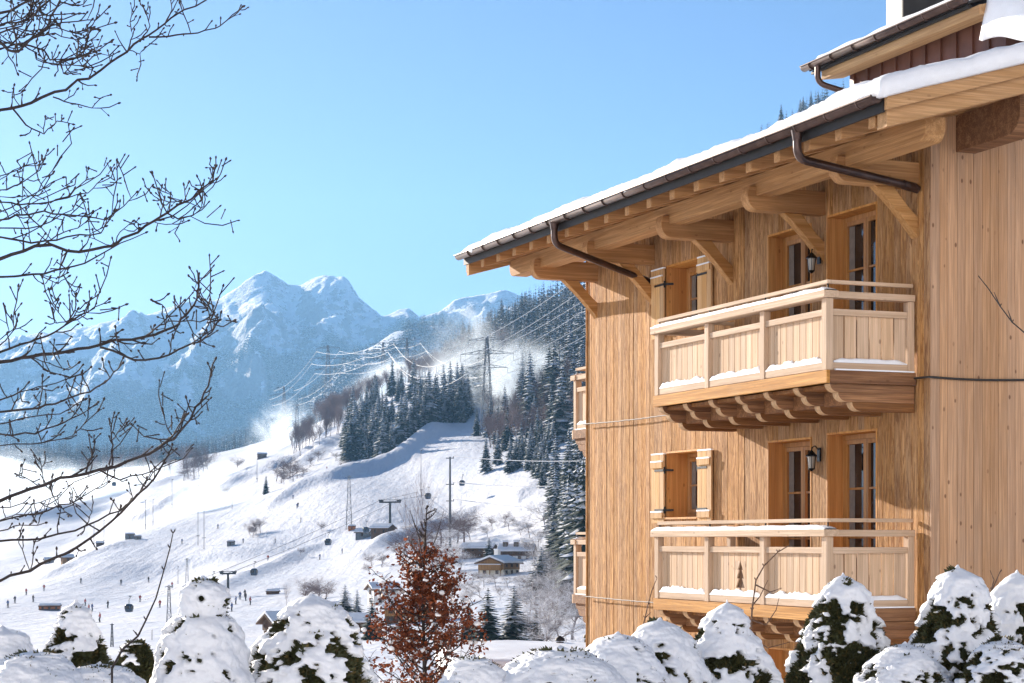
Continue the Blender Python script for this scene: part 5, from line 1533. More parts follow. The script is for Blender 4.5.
def snow_shrub(name, label, cat, px, top, hw, Y, seed, cover=0.5, q=0.62, head=None, lean=0.0, group=None, stretch=1.0, crown=.85):
    """evergreen whose snow load is a closed lumpy skin that sinks under the foliage where branches stick out.
    hw: half width in picture pixels at the bottom edge of the photograph"""
    rnd = random.Random(seed)
    ztop = EYE + (HZ - top) / F * Y; zbot = EYE + (HZ - 683) / F * Y
    x0 = (px - 512) / F * Y; gz = ground_z(x0, Y) - .05
    Hv = ztop - zbot; Rb = hw / F * Y
    S = empty(name, (x0, Y, gz)); tag(S, label, cat, group)
    Ht = ztop - gz
    so = Vector((seed * 3.7, seed * 1.3, seed * 5.1))
    def rad(dz):
        u = dz / Hv
        if head:      # narrow head on broad shoulders
            hh, hr = head
            if u < hh: r = Rb * hr * math.sqrt(max(0, 1 - (1 - min(1, u / (hh * .55))) ** 2)) * (1 - .25 * max(0, (u / hh - .6) / .4))
            else: r = Rb * (hr * .75 + (1 - hr * .75) * min(1, (u - hh) / (1 - hh)) ** .45)
        else: r = Rb * min(u, 1.0) ** q
        if u > 1: r = Rb * (1 + .30 * (1 - math.exp(-(u - 1) * 1.2)))
        low = dz / Ht
        if low > .75: r *= 1 - .5 * (low - .75) / .25
        return max(r, 0.0)
    nz_, na = 120, 150
    dzs = [Hv * 1.5 * (i / 95) ** 1.25 for i in range(96)]
    dzs += [Hv * 1.5 + (Ht - Hv * 1.5) * (i + 1) / 24 for i in range(24)]
    fr = 1.0 / max(.22, Rb)
    def mask(a, dz, r):
        p = Vector((math.cos(a) * r, math.sin(a) * r, -dz * 1.15)) * 1.0 + so
        n = mnoise.fractal(p * 4.6, .8, 2.0, 3) + .60 * mnoise.noise(p * 15.0) + .42 * mnoise.noise(p * 31.0)
        u = dz / Hv
        # branch tips shed snow further down, the crown of the shrub stays loaded
        return n * .95 + (cover - .55) * 2 + crown * math.exp(-u * 2.4) - .16 * min(u, 1.6) + .1
    V = []; MK = []; CV = []
    for i, dz in enumerate(dzs):
        r = rad(dz)
        for k in range(na):
            a = 2 * math.pi * k / na
            p = Vector((math.cos(a) * r, math.sin(a) * r, -dz)) + so
            lump = .13 * Rb * mnoise.noise(p * (2.3 * fr * .45)) + .06 * Rb * mnoise.noise(p * (6.0 * fr * .45)) + .030 * mnoise.noise(p * 12.0)
            m = mask(a, dz, r); MK.append(m)
            s = min(1, max(0, (m + .12) / .34)); s = s * s * (3 - 2 * s)
            body = r * stretch + lump * min(1, dz / (.15 * Hv) + .2)
            rr = max(0.004, body + (-.075 + .135 * s) * min(1, dz / (.10 * Hv) + .05) + (.014 * mnoise.noise(p * 34.0) if s > .4 else 0))
            V.append((math.cos(a) * rr + lean * (Hv * 1.5 - min(dz, Hv * 1.5)), math.sin(a) * rr, Ht - dz + (.0 if i else .02)))
            cr = max(0.002, body - .055)
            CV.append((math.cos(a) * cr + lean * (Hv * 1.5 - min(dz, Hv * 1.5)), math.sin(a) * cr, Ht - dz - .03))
    nd = len(dzs)
    Fc = [(i * na + k, (i + 1) * na + k, (i + 1) * na + (k + 1) % na, i * na + (k + 1) % na) for i in range(nd - 1) for k in range(na)]
    sn = mesh_obj('snow_load', np_mesh('snow_load', V, Fc, [M['snow']], smooth=True), S)
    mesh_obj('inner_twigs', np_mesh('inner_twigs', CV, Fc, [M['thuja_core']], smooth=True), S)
    # sprays of scale leaves where the mask is bare
    LV = []; LF = []
    area = 0
    Ntry = 46000
    for _ in range(Ntry):
        i = int((rnd.random() ** .8) * 100); k = rnd.randrange(na)
        m = MK[i * na + k]
        if m > .14 and (i < 14 or rnd.random() > .08): continue
        c = Vector(CV[i * na + k]); a = 2 * math.pi * k / na + rnd.uniform(-.03, .03)
        out = Vector((math.cos(a), math.sin(a), 0)); side = Vector((-out.y, out.x, 0))
        c = c + out * rnd.uniform(-.005, .030) + side * rnd.uniform(-.02, .02) + Vector((0, 0, rnd.uniform(-.02, .02)))
        d = (out * rnd.uniform(.4, 1.0) + Vector((0, 0, rnd.uniform(-.3, 1.0))) + side * rnd.uniform(-.8, .8)).normalized()
        sd = d.cross(out + Vector((rnd.uniform(-.6, .6), rnd.uniform(-.6, .6), rnd.uniform(-.6, .6)))).normalized()
        L = rnd.uniform(.030, .100)
        b = len(LV)
        # a little fan: stem lobe and two side lobes
        for f_, sp_ in ((0, 0), (.7, .62), (-.7, .62)):
            dd = (d + sd * f_).normalized(); ll = L * (1 - .35 * abs(f_)); o_ = c + d * (L * .25 * sp_)
            ws = dd.cross(d.cross(sd)).normalized() * ll * .17
            b = len(LV)
            LV += [tuple(o_), tuple(o_ + dd * ll * .55 + ws), tuple(o_ + dd * ll), tuple(o_ + dd * ll * .55 - ws)]
            LF.append((b, b + 1, b + 2, b + 3))
    if LF:
        mesh_obj('foliage', np_mesh('foliage', LV, LF, [M['thuja']]), S)
    return S

def build_hedge():
    L = [ # px, top, half width, Y, cover, q, head, label
     (2, 628, 34, 15.0, .95, .42, None, 'smooth snow mound of a buried shrub cut off at the left edge', None),
     (34, 652, 46, 14.6, .95, .45, None, 'low smooth snow mound just left of the first leafy shrub', None),
     (76, 602, 36, 15.4, .52, .8, None, 'narrow snowy evergreen with leafy left flank, first from the left', .45),
     (100, 664, 36, 14.8, .95, .5, None, 'small low snow mound at the right foot of the first leafy shrub', None),
     (202, 578, 44, 15.2, .82, .55, (.36, .36), 'snowy evergreen with a dark narrow head on smooth white shoulders', .1),
     (311, 595, 62, 15.6, .56, .6, None, 'broad rounded snowy evergreen with dark leafy front left of the red beech', None),
     (473, 657, 28, 14.2, .95, .5, None, 'small rounded snow cap at the foot of the red beech', None),
     (560, 648, 56, 14.3, .95, .45, None, 'long low snow bank over the hedge in front of the chalet corner', None),
     (618, 634, 44, 14.9, .70, .5, None, 'rounded snow hump with a small leafy gap, left of a taller snowy shrub', None),
     (660, 620, 44, 15.4, .60, .55, None, 'lumpy snowy shrub between the snow hump and the pointed shrub', None),
     (727, 602, 46, 15.8, .64, .8, None, 'pointed snowy evergreen below the lower balcony with a smooth white peak', None),
     (843, 575, 52, 16.4, .48, .62, None, 'snowy evergreen in front of the balcony corner, second from the right group', None),
     (905, 644, 40, 15.6, .78, .5, None, 'low rounded snow lump between the two big evergreens on the right', None),
     (958, 567, 54, 16.0, .46, .62, None, 'tallest snowy evergreen before the gable wall with many dark gaps', None),
     (1017, 572, 34, 17.0, .5, .55, None, 'snowy evergreen cut off by the right edge of the picture', None),
     (1004, 640, 40, 15.2, .48, .5, None, 'low leafy snowy shrub in front of the evergreen at the right edge', None)]
    for i, (px, top, hw, Y, cov, q, head, lab, cr) in enumerate(L):
        mound = cov > .9
        snow_shrub('snowy_shrub' if not mound else 'snow_covered_shrub', lab, 'shrub', px, top, hw, Y, 11 + i * 3, cov, q, head, crown=.85 if cr is None else cr, group='snow laden shrubs of the garden hedge')
    # a small dark leafy conifer with light snow, lower left
    snow_shrub('snowy_shrub', 'small dark leafy shrub with little snow between the first two snowy evergreens', 'shrub', 136, 640, 24, 17.5, 77, .16, .7, None, group='snow laden shrubs of the garden hedge')

# ------------------------------------------------------------------ copper beech that kept its leaves
t = NT('copper_beech_leaf')
g_ = t.n('ShaderNodeNewGeometry')
c = t.mix(g_.outputs['Random Per Island'], (0.085, 0.020, 0.010), (0.26, 0.075, 0.028))
b_ = t.bsdf(c, 0.55, None, spec=0.3); M['beech_leaf'] = t.mat
try:
    tr_ = t.n('ShaderNodeBsdfTranslucent'); mx_ = t.n('ShaderNodeMixShader'); mx_.inputs[0].default_value = .3
    t.l(c, tr_.inputs['Color']); t.l(b_.outputs[0], mx_.inputs[1]); t.l(tr_.outputs[0], mx_.inputs[2]); t.l(mx_.outputs[0], t.out.inputs['Surface'])
except Exception: pass
M['twig'] = plain('dark_twig_bark', (0.035, 0.026, 0.026), 0.85, 0, 0.4, 40, 0.3)
M['twig_warm'] = plain('warm_twig_bark', (0.13, 0.075, 0.05), 0.85, 0, 0.4, 40, 0.3)

def build_beech():
    rnd = random.Random(21); Y = 27.0
    base = Vector(((418 - 512) / F * Y, Y, ground_z(0, Y) - .1))
    T = empty('copper_beech', base); tag(T, 'young copper beech with rust red winter leaves and bare tip', 'tree')
    k = Y / F
    Ht = EYE + (HZ - 505) * k - base.z
    tk = MB(); tips = []
    main = [Vector((.10 * math.sin(u * 5) * (1 - u) + .12 * u, .06 * math.cos(u * 6), Ht * u)) for u in [i / 16 for i in range(17)]]
    tk.tube(main, [.045 * (1 - .9 * i / 16) + .003 for i in range(17)], 7)
    tk.build('trunk', M['twig'], T)
    br = MB(); lv = []; 
    def leafspot(p, n, s):
        for _ in range(n): lv.append(p + Vector((rnd.gauss(0, s), rnd.gauss(0, s), rnd.gauss(0, s * .8))))
    def width(z):      # half width of the crown at a height given in picture rows
        row = HZ - (z + base.z - EYE) / k
        return float(np.interp(row, [500, 525, 550, 580, 610, 640, 700, 800], [.10, .16, .32, .50, .56, .74, 1.0, .8]))
    for i in range(110):
        u = .30 + .70 * (i / 110) ** .9
        if u > .84 and i % 3: continue
        z = Ht * u; p = Vector((main[int(u * 15.9)].x, main[int(u * 15.9)].y, z))
        w = width(z) * rnd.uniform(.4, 1.0); a = i * 2.399 + rnd.uniform(-.3, .3)
        d = Vector((math.cos(a), math.sin(a), rnd.uniform(.25, .75)))
        pts = [p]; q = p.copy(); st = w / 5
        for j in range(6):
            d = (d + Vector((rnd.uniform(-.25, .25), rnd.uniform(-.25, .25), rnd.uniform(-.12, .2)))).normalized()
            q = q + d * st * 1.15; pts.append(q.copy())
            dens = (5.2 if u < .74 else 2.2) * (1 if u < .86 else .15) * rnd.choice((.08, .5, 1.2, 2.0))
            if j > 0:
                leafspot(q, int(dens * rnd.uniform(.3, 1.6)), .055)
                for _ in range(2):
                    o = Vector((rnd.uniform(-1, 1), rnd.uniform(-1, 1), rnd.uniform(-.2, .9))).normalized() * w * rnd.uniform(.12, .32)
                    m_ = q + o * .5 + Vector((0, 0, .02)); e = q + o
                    br.tube([q, m_, e], [.0045, .0035, .002], 4); leafspot(e, int(dens * rnd.uniform(.2, 1.5)), .05); leafspot(m_, int(dens * .6), .04)
        br.tube(pts, [.011 * (1 - j / 7) + .002 for j in range(len(pts))], 5)
    for a in (0.3, 2.4, 4.0):      # bare upright shoots of the tip
        p = main[13]; q = p + Vector((.28 * math.cos(a), .2 * math.sin(a), .75)); br.tube([p, p.lerp(q, .5) + Vector((.03, 0, 0)), q], [.008, .006, .002], 4)
    br.build('branches', M['twig'], T)
    V = []; Fc = []
    for p in lv:
        d = Vector((rnd.gauss(0, 1), rnd.gauss(0, 1), rnd.gauss(-.5, .7))).normalized(); s = d.orthogonal().normalized(); s.rotate(Matrix.Rotation(rnd.uniform(0, 6.28), 3, d))
        L = rnd.uniform(.045, .075); w = L * .33; n = d.cross(s)
        b = len(V)
        V += [tuple(p), tuple(p + d * L * .5 + s * w + n * .008), tuple(p + d * L), tuple(p + d * L * .5 - s * w + n * .008), tuple(p + d * L * .5 - n * .006)]
        Fc += [(b, b + 1, b + 4), (b + 1, b + 2, b + 4), (b + 2, b + 3, b + 4), (b + 3, b, b + 4)]
    mesh_obj('foliage', np_mesh('foliage', V, Fc, [M['beech_leaf']]), T)
    sv = MB()
    for p in rnd.sample(lv, 120):
        r = rnd.uniform(.018, .042); vs = []; fs = []
        for i in range(4):
            for j in range(7):
                th = math.pi * (i + .35) / 4; ph = 2 * math.pi * j / 7; rr = r * rnd.uniform(.75, 1.2)
                vs.append((p.x + rr * math.sin(th) * math.cos(ph) * 1.25, p.y + rr * math.sin(th) * math.sin(ph), p.z + rr * math.cos(th) * .8 + .015))
        for i in range(3):
            for j in range(7): fs.append((i * 7 + j, i * 7 + (j + 1) % 7, (i + 1) * 7 + (j + 1) % 7, (i + 1) * 7 + j))
        fs += [tuple(range(7)), tuple(range(21, 28))]
        sv.add(vs, fs, 0, True)
    tag(sv.build('twig_snow', M['snow'], T), kind='stuff')

# ------------------------------------------------------------------ bare tree whose limbs reach in from the left
def build_bare_tree():
    rnd = random.Random(33); Yt = 8.4
    tx = (-250 - 512) / F * Yt
    gz = ground_z(tx, Yt)
    T = empty('bare_tree', (tx, Yt, gz)); tag(T, 'leafless budding tree whose dark twigs reach in from the left', 'tree')
    O = Vector((tx, Yt, gz))
    tr = MB()
    tr.tube([(0, 0, -.1), (.03, .02, 1.2), (-.04, 0, 2.6), (.02, .03, 4.0), (0, 0, 5.4), (.03, 0, 6.6)], [.15, .12, .10, .08, .055, .03], 10)
    tr.build('trunk', M['twig'], T)
    limbs = {
     'A': [([(0, 110), (31, 103), (66, 90), (101, 70), (127, 52), (149, 35), (171, 18), (206, 0), (228, -14)], 2.7),
           ([(149, 37), (176, 35), (198, 33), (220, 26), (238, 11), (243, 7)], 1.5), ([(128, 50), (133, 35), (130, 22), (136, 8)], 1.2), ([(165, 24), (172, 10), (170, -4)], 1.4), ([(140, 42), (150, 26), (146, 12), (140, 2)], 1.1),
           ([(53, 97), (70, 103), (92, 108), (103, 97), (110, 95)], 1.2), ([(13, 109), (26, 125), (44, 134), (57, 121), (72, 124)], 1.5), ([(20, 106), (12, 95), (14, 86)], .9), ([(110, 63), (108, 52)], .9), ([(128, 50), (140, 54), (145, 48)], .9)],
     'B': [([(0, 13), (31, 0), (50, -9)], 2.4), ([(0, 42), (8, 50), (18, 52), (48, 26), (60, 0), (66, -12)], 2.6), ([(0, 44), (22, 44), (44, 50), (50, 60), (61, 61), (78, 58), (84, 50), (90, 31), (114, 23)], 1.8),
           ([(0, 25), (25, 20), (50, 12), (70, -2)], 1.8), ([(20, 46), (34, 38), (55, 33), (78, 40), (92, 30)], 1.3), ([(46, 27), (70, 22), (96, 20), (108, 8)], 1.3), ([(60, 2), (78, 6), (94, -3)], 1.2), ([(61, 60), (72, 65), (84, 66)], 1.0), ([(78, 57), (88, 56)], .9), ([(0, 33), (22, 26), (32, 8), (36, -8)], 1.5)],
     'C': [([(0, 259), (35, 246), (79, 252), (114, 246), (145, 226), (167, 213), (198, 193), (213, 180), (216, 167)], 2.8), ([(167, 213), (178, 219), (193, 215), (204, 206), (200, 194)], 1.3), ([(167, 213), (160, 200), (152, 194)], 1.1), ([(186, 200), (184, 186)], 1.0), ([(203, 190), (215, 180)], .9),
           ([(0, 277), (44, 274), (75, 266), (105, 252), (145, 233)], 2.0), ([(0, 202), (26, 204), (57, 200), (88, 193), (101, 180)], 1.6), ([(0, 220), (22, 215), (44, 211), (70, 215), (105, 220), (124, 206), (136, 193)], 1.7), ([(0, 237), (31, 243), (66, 237), (101, 233), (108, 222), (114, 211)], 1.8),
           ([(0, 190), (20, 184), (40, 170), (47, 152)], 1.4), ([(0, 176), (18, 170), (42, 160)], 1.2), ([(0, 212), (30, 196), (62, 178)], 1.3), ([(50, 203), (70, 196), (86, 180), (88, 170)], 1.2), ([(0, 228), (40, 226), (72, 210), (84, 196)], 1.3), ([(40, 247), (56, 236), (78, 228), (92, 214)], 1.2), ([(114, 246), (120, 232), (132, 222)], 1.1), ([(64, 276), (74, 292), (77, 300)], 1.2), ([(40, 275), (58, 284), (68, 277)], 1.0)],
     'D': [([(0, 362), (30, 357), (65, 352), (100, 345), (144, 337), (174, 327), (185, 316), (194, 305), (199, 286), (199, 275)], 3.2), ([(100, 347), (134, 360), (169, 355), (199, 342), (212, 332), (218, 320), (207, 302), (205, 300)], 2.0), ([(144, 337), (160, 325), (172, 321), (200, 322), (216, 318)], 1.4), ([(174, 327), (165, 308), (152, 300)], 1.0),
           ([(0, 352), (30, 342), (55, 332), (68, 322), (75, 310), (76, 295)], 2.0), ([(66, 322), (88, 312), (108, 300)], 1.4), ([(66, 322), (58, 312), (60, 304)], 1.0), ([(0, 412), (30, 409), (55, 404), (90, 392), (110, 378), (122, 364)], 2.1), ([(0, 434), (35, 434), (65, 422), (85, 412), (97, 403)], 1.8), ([(0, 400), (20, 392), (45, 386), (80, 375)], 1.4), ([(30, 357), (50, 372), (70, 377), (90, 368)], 1.3), ([(0, 345), (14, 330), (12, 318)], 1.2), ([(134, 360), (120, 352), (118, 342)], 1.0), ([(194, 306), (208, 308), (210, 300)], .9), ([(0, 424), (24, 418), (60, 414), (84, 400)], 1.3), ([(196, 340), (212, 346)], 0.9)],
     'E': [([(0, 501), (30, 489), (70, 477), (115, 467), (149, 454), (174, 439), (190, 420), (201, 402), (210, 378), (215, 360)], 2.8), ([(112, 467), (113, 445), (111, 430), (114, 414)], 1.5), ([(112, 440), (122, 430), (126, 424)], .9), ([(174, 439), (166, 424), (163, 410)], 1.2), ([(100, 470), (120, 480), (150, 472), (175, 450)], 1.6),
           ([(0, 541), (40, 539), (85, 526), (120, 511), (137, 496), (149, 479), (164, 464)], 2.0), ([(0, 581), (30, 571), (65, 554), (100, 531), (129, 504), (154, 479), (169, 454), (172, 446)], 2.6), ([(0, 521), (35, 514), (70, 504), (95, 489), (112, 478)], 1.6), ([(30, 571), (33, 550), (36, 540)], 1.0), ([(40, 487), (26, 478), (16, 474)], 1.0), ([(44, 484), (42, 470), (40, 460)], .9), ([(85, 526), (92, 512), (86, 505)], 1.0), ([(60, 507), (52, 495), (50, 488)], .9), ([(0, 531), (20, 525), (45, 523)], 1.2), ([(120, 511), (112, 500)], .9), ([(188, 422), (178, 418)], .9)],
    }
    rj = random.Random(4)
    for key in 'BCDE':
        for pts, wpx in list(limbs[key])[1:]:
            if rj.random() < .4:
                ox, oy = rj.uniform(-14, 14), rj.uniform(-11, 11); a_ = pts[0][0] <= 3
                q = [(x if (a_ and i == 0) else x * rj.uniform(.8, 1.02) + ox + rj.uniform(-3, 3), y + oy + rj.uniform(-4, 4)) for i, (x, y) in enumerate(pts)]
                if not a_: q[0] = pts[0]
                limbs[key].append((q, wpx * .68))
    starts = {'A': (-250, 175), 'B': (-250, 90), 'C': (-250, 300), 'D': (-250, 405), 'E': (-250, 560)}
    for li, (key, lines) in enumerate(limbs.items()):
        mb = MB(); d0 = Yt + (.5, -.4, .2, -.6, .35)[li]
        s0 = starts[key]
        def P(px, py, Y): return at(px, py, Y) - O
        limb_end = P(-60, (s0[1] + lines[0][0][0][1]) / 2, Yt + (d0 - Yt) * .6)
        root = P(s0[0], s0[1] + 40, Yt)
        mb.tube([root, root.lerp(limb_end, .5) + Vector((0, 0, .05)), limb_end], [.034, .026, .018], 7)
        for bi, (pts, wpx) in enumerate(lines):
            rn = random.Random(li * 50 + bi)
            dY = rn.uniform(-.35, .35); sl = rn.uniform(-.4, .4)
            L3 = []
            p_first = pts[0]
            for i, (px, py) in enumerate(pts):
                Y = d0 + dY * (0 if p_first[0] > 3 else 1) + sl * (px / 200.0) + .03 * math.sin(i * 2.1 + bi)
                L3.append(P(px, py, Y))
            # small crooks between the nodes
            fine = [L3[0]]
            for a, b in zip(L3[:-1], L3[1:]):
                l = (b - a).length
                for u in (.35, .7, 1.0):
                    p = a.lerp(b, u)
                    if u < 1: p += Vector((rn.gauss(0, 1), rn.gauss(0, 1), rn.gauss(0, 1))) * l * .03
                    fine.append(p)
            r0 = wpx / F * d0 / 2 * 1.32
            n = len(fine)
            if p_first[0] <= 3:
                fine = [limb_end + Vector((rn.uniform(-.02, .02), 0, rn.uniform(-.05, .05)))] + fine; n += 1
            rr = [max(.0022, r0 * (1 - .60 * i / (n - 1))) for i in range(n)]
            mb.tube(fine, rr, 6)
            def bud(p, d, s=1.0):
                d = d.normalized(); q = p + d * .014 * s
                mb.tube([p, p + d * .004 * s, p + d * .009 * s, q], [.0024, .0044 * s, .0040 * s, .0012], 6)
            bud(fine[-1], fine[-1] - fine[-2], 1.2)
            # side twigs with buds
            for i in range(2, n - 1):
                if rn.random() < .72:
                    ax = (fine[i + 1] - fine[i]).normalized()
                    sd = Vector((rn.gauss(0, 1), rn.gauss(0, 1) * .6, rn.gauss(.35, 1))).normalized()
                    d = (ax * .55 + sd * .8).normalized(); l = rn.uniform(.015, .085)
                    if rn.random() < .28: l *= rn.uniform(2, 3.4)
                    q1 = fine[i] + d * l * .35; q15 = q1 + (d + Vector((rn.gauss(0, .25), rn.gauss(0, .2), .25))).normalized() * l * .35; q2 = q15 + (d + Vector((rn.gauss(0, .3), rn.gauss(0, .2), .65))).normalized() * l * .35
                    mb.tube([fine[i], q1, q15, q2], [rr[i] * .7, max(.0026, rr[i] * .6), .0026, .0022], 5); bud(q2, q2 - q1, rn.uniform(.8, 1.2))
                    if l > .12:
                        for q_ in (.35, .65, .85):
                            s0_ = fine[i].lerp(q2, q_); e = s0_ + (Vector((rn.gauss(0, 1), rn.gauss(0, .6), rn.gauss(.4, .8))).normalized() + d * .6).normalized() * l * rn.uniform(.15, .35)
                            mb.tube([s0_, e], [.0026, .0022], 4); bud(e, e - s0_, .9)
                    elif l > .07: 
                        e = q1 + (sd - ax * .2).normalized() * l * .35; mb.tube([q1, e], [.0018, .0013], 4); bud(e, e - q1, .9)
                elif rn.random() < .5:
                    bud(fine[i], Vector((rn.gauss(0, 1), rn.gauss(0, 1), rn.gauss(0, 1))), .8)
        mb.build('branch', M['twig'], T)

def build_stems():
    """bare garden stems that stick up through the snow"""
    def stem(label, pts, Y, wpx, mat, side=()):
        base = at(pts[0][0], pts[0][1], Y); g = ground_z(base.x, Y)
        S = empty('bare_shrub', (base.x, Y, g)); tag(S, label, 'shrub')
        O = Vector((base.x, Y, g)); mb = MB(); rn = random.Random(len(label))
        P = [Vector((0, 0, -.05))] + [at(x, y, Y + .02 * i) - O for i, (x, y) in enumerate(pts)]
        r = wpx / F * Y / 2
        mb.tube(P, [r * (1 - .6 * i / (len(P) - 1)) for i in range(len(P))], 6)
        for i in range(2, len(P)):
            for s_ in (-1, 1):
                if rn.random() < .72:
                    q = P[i] + Vector((s_ * .012, 0, .016)); mb.tube([P[i], q, q + Vector((s_ * .002, 0, .012))], [r * .5, r * .6, .001], 5)
        mb.build('stem', mat, S)
        for sd in side:
            sb = MB(); Q = [at(x, y, Y + .05 + .02 * i) - O for i, (x, y) in enumerate(sd)]
            sb.tube(Q, [r * .75 * (1 - .65 * i / (len(Q) - 1)) for i in range(len(Q))], 5); sb.build('side_twig', mat, S)
    stem('single dark stem arching up over the piste from the small leafy shrub', [(112, 668), (122, 650), (138, 636), (146, 620), (156, 598), (164, 570), (170, 548), (173, 533)], 12.5, 2.6, M['twig'], [[(146, 620), (149, 612)], [(138, 636), (133, 630)]])
    stem('reddish bare shrub stems in front of the gable wall between evergreens', [(984, 640), (986, 610), (992, 590), (1000, 572)], 19.0, 2.6, M['twig_warm'], [[(986, 605), (975, 590), (968, 578)], [(990, 595), (994, 580), (990, 570)], [(986, 612), (980, 600), (984, 585)]])
    stem('thin bent branch across the gable wall at the right edge', [(1060, 640), (1050, 480), (1040, 380), (1026, 334), (1012, 322), (1000, 306), (988, 288), (980, 278)], 19.5, 2.2, M['twig'], [[(1000, 306), (994, 292)], [(1012, 322), (1008, 310)]])
    stem('pale bare stems of a garden shrub before the lower balcony', [(750, 660), (752, 610), (756, 580), (764, 566), (778, 552), (790, 545)], 19.0, 2.4, M['twig_warm'], [[(752, 606), (760, 596), (768, 580)], [(756, 585), (770, 592), (782, 588)], [(752, 620), (766, 625), (776, 610), (779, 598)], [(754, 640), (768, 648), (790, 642)]])
    stem('thin dark stem leaning against the chalet left of the lower balcony', [(640, 640), (645, 618), (648, 605), (652, 590), (657, 578)], 19.0, 1.8, M['twig_warm'], [[(645, 618), (651, 612)]])
# ------------------------------------------------------------------ snow-gun mist: real volumes of ice dust
def mist(label, px, py, Y, rx, ry, rz, dens, seed, lean=0.0, group='plumes of blown snow'):
    c = at(px, py, Y); k = Y / F
    bm = bmesh.new(); bmesh.ops.create_icosphere(bm, subdivisions=3, radius=1.0)
    for v in bm.verts:
        n = 1 + .22 * mnoise.noise(v.co * 1.6 + Vector((seed, 0, 0)))
        v.co *= n
    me = bpy.data.meshes.new('snow_mist'); bm.to_mesh(me); bm.free()
    o = mesh_obj('snow_mist', me); o.location = c; o.scale = (rx * k, ry * k, rz * k); o.rotation_euler = (0, lean, 0)
    t = NT('blown_snow_%d' % seed)
    g = t.n('ShaderNodeTexCoord')
    ln = t.n('ShaderNodeVectorMath', operation='LENGTH'); t.l(g.outputs['Object'], ln.inputs[0])
    mp = t.n('ShaderNodeMapping'); mp.inputs['Location'].default_value = (seed, 0, 0); t.l(g.outputs['Object'], mp.inputs[0])
    nz = t.noise(mp.outputs[0], 2.1, 6, .66, 1.0)
    fall = t.rng(ln.outputs['Value'], .05, .92, 1.0, 0.0)
    d = t.math('MULTIPLY', t.rng(nz, .38, .74), t.math('POWER', fall, 1.5))
    d = t.math('MULTIPLY', d, 2.0 * dens / (rz * k))
    pv = t.n('ShaderNodeVolumePrincipled'); pv.inputs['Color'].default_value = (.80, .90, 1.0, 1); pv.inputs['Anisotropy'].default_value = .55
    t.l(d, pv.inputs['Density']); t.l(pv.outputs[0], t.out.inputs['Volume'])
    me.materials.append(t.mat)
    tag(o, label, 'snow mist', kind='stuff')

def build_mist():
    mist('bright plume of blown snow on the lower piste left of centre', 208, 520, 820, 62, 46, 74, 4.2, 1, R(10))
    mist('broad white cloud of blown snow in the gap by the tall pylon', 530, 388, 840, 84, 60, 66, 3.8, 2, R(20))
    mist('thin veil of blown snow drifting between hill and steep wood', 468, 360, 1050, 80, 60, 80, 1.8, 3, R(-15))
    mist('slanting plume of blown snow above the purple larches', 384, 392, 1250, 70, 46, 38, 3.4, 4, R(-38))
    mist('plume of blown snow by the upper masts on the piste', 286, 440, 1100, 54, 44, 56, 3.0, 5, R(5))
    mist('low bank of blown snow along the far left edge of the piste', 14, 482, 1150, 120, 60, 50, 2.6, 6, R(8))
    mist('wisp of blown snow over the hollow right of the left branches', 110, 485, 1200, 110, 60, 34, 2.2, 7, R(-5))
    mist('white puff of blown snow beside the grey bushes on the piste', 228, 476, 1020, 44, 40, 22, 2.0, 8)
    mist('faint haze of blown snow above the top of the shaded run', 474, 412, 930, 70, 50, 46, 2.2, 9, R(-10))

def build_air():
    bm = bmesh.new(); bmesh.ops.create_cube(bm, size=1.0)
    x0, x1, y0, y1, z0, z1 = -6100, 6100, -420, 8500, -60, 1450
    for v in bm.verts: v.co = Vector(((v.co.x + .5) * (x1 - x0) + x0, (v.co.y + .5) * (y1 - y0) + y0, (v.co.z + .5) * (z1 - z0) + z0))
    me = bpy.data.meshes.new('haze'); bm.to_mesh(me); bm.free()
    o = mesh_obj('haze', me)
    t = NT('valley_haze')
    pv = t.n('ShaderNodeVolumePrincipled'); pv.inputs['Color'].default_value = HAZE_COL; pv.inputs['Density'].default_value = HAZE_D; pv.inputs['Anisotropy'].default_value = .3
    t.l(pv.outputs[0], t.out.inputs['Volume']); me.materials.append(t.mat)
    tag(o, 'pale blue winter air filling the whole valley', 'haze', kind='stuff')

SUN_AZ = R(-35.3)       # left of the viewing direction
SUN_EL = R(16.2)
HAZE_D = 0.65e-4
HAZE_COL = (0.30, 0.61, 1.0, 1)
SKY_STRENGTH = 0.05
SUN_STRENGTH = 5.0
EXPOSURE = 1.36

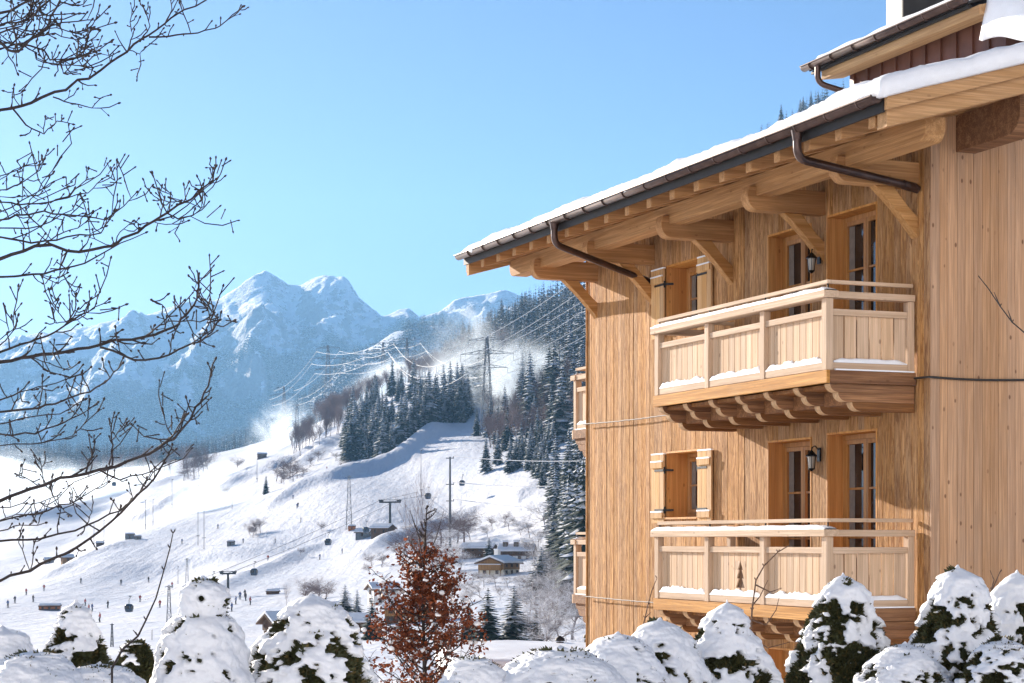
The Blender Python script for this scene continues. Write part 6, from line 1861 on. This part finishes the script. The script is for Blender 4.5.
def build_light():
    w = bpy.data.worlds.new('World'); SC.world = w; w.use_nodes = True
    nt = w.node_tree; bg = nt.nodes['Background']
    sky = nt.nodes.new('ShaderNodeTexSky'); sky.sky_type = 'NISHITA'; sky.sun_disc = False
    sky.sun_elevation = SUN_EL; sky.sun_rotation = SUN_AZ; sky.altitude = 1300; sky.air_density = 0.6; sky.dust_density = 0.8; sky.ozone_density = 4.0
    nt.links.new(sky.outputs[0], bg.inputs['Color']); bg.inputs['Strength'].default_value = SKY_STRENGTH
    L = bpy.data.lights.new('sun', 'SUN'); L.energy = SUN_STRENGTH; L.angle = R(.5); L.color = (1.0, .88, .74)
    o = bpy.data.objects.new('sun', L); COL.objects.link(o)
    d = Vector((math.sin(SUN_AZ) * math.cos(SUN_EL), math.cos(SUN_AZ) * math.cos(SUN_EL), math.sin(SUN_EL)))
    o.rotation_euler = d.to_track_quat('Z', 'Y').to_euler(); o.location = (-60, 60, 60)

def build_camera():
    cam = bpy.data.cameras.new('camera'); o = bpy.data.objects.new('camera', cam); COL.objects.link(o)
    cam.sensor_fit = 'HORIZONTAL'; cam.sensor_width = 36; cam.lens = 36 * F / 1024
    cam.shift_y = (HZ - 341.5) / 1024
    cam.clip_start = .05; cam.clip_end = 30000
    o.location = (0, 0, EYE); o.rotation_euler = (R(90), 0, 0)
    SC.camera = o
    v = SC.view_settings; v.view_transform = 'Standard'; v.look = 'None'; v.exposure = EXPOSURE; v.gamma = 1.0; v.use_curve_mapping = False
    c = SC.cycles
    SC.render.engine = 'CYCLES'
    c.max_bounces = 7; c.diffuse_bounces = 4; c.glossy_bounces = 3; c.transmission_bounces = 2; c.transparent_max_bounces = 8; c.volume_bounces = 2
    c.use_adaptive_sampling = True; c.adaptive_threshold = .02
    c.use_denoising = True
    try: c.denoiser = 'OPENIMAGEDENOISE'
    except Exception: pass
    c.volume_step_rate = 1.5; c.volume_max_steps = 64
    c.sample_clamp_indirect = 8

import os, time
for fn in (build_ground, build_mountains, build_hill, build_forests, build_scrub, build_house, build_house_fittings, build_village, build_lines, build_people,
           build_hedge, build_beech, build_bare_tree, build_stems, build_mist, build_air, build_light, build_camera):
    t0 = time.time(); fn(); print('built', fn.__name__, round(time.time() - t0, 1))
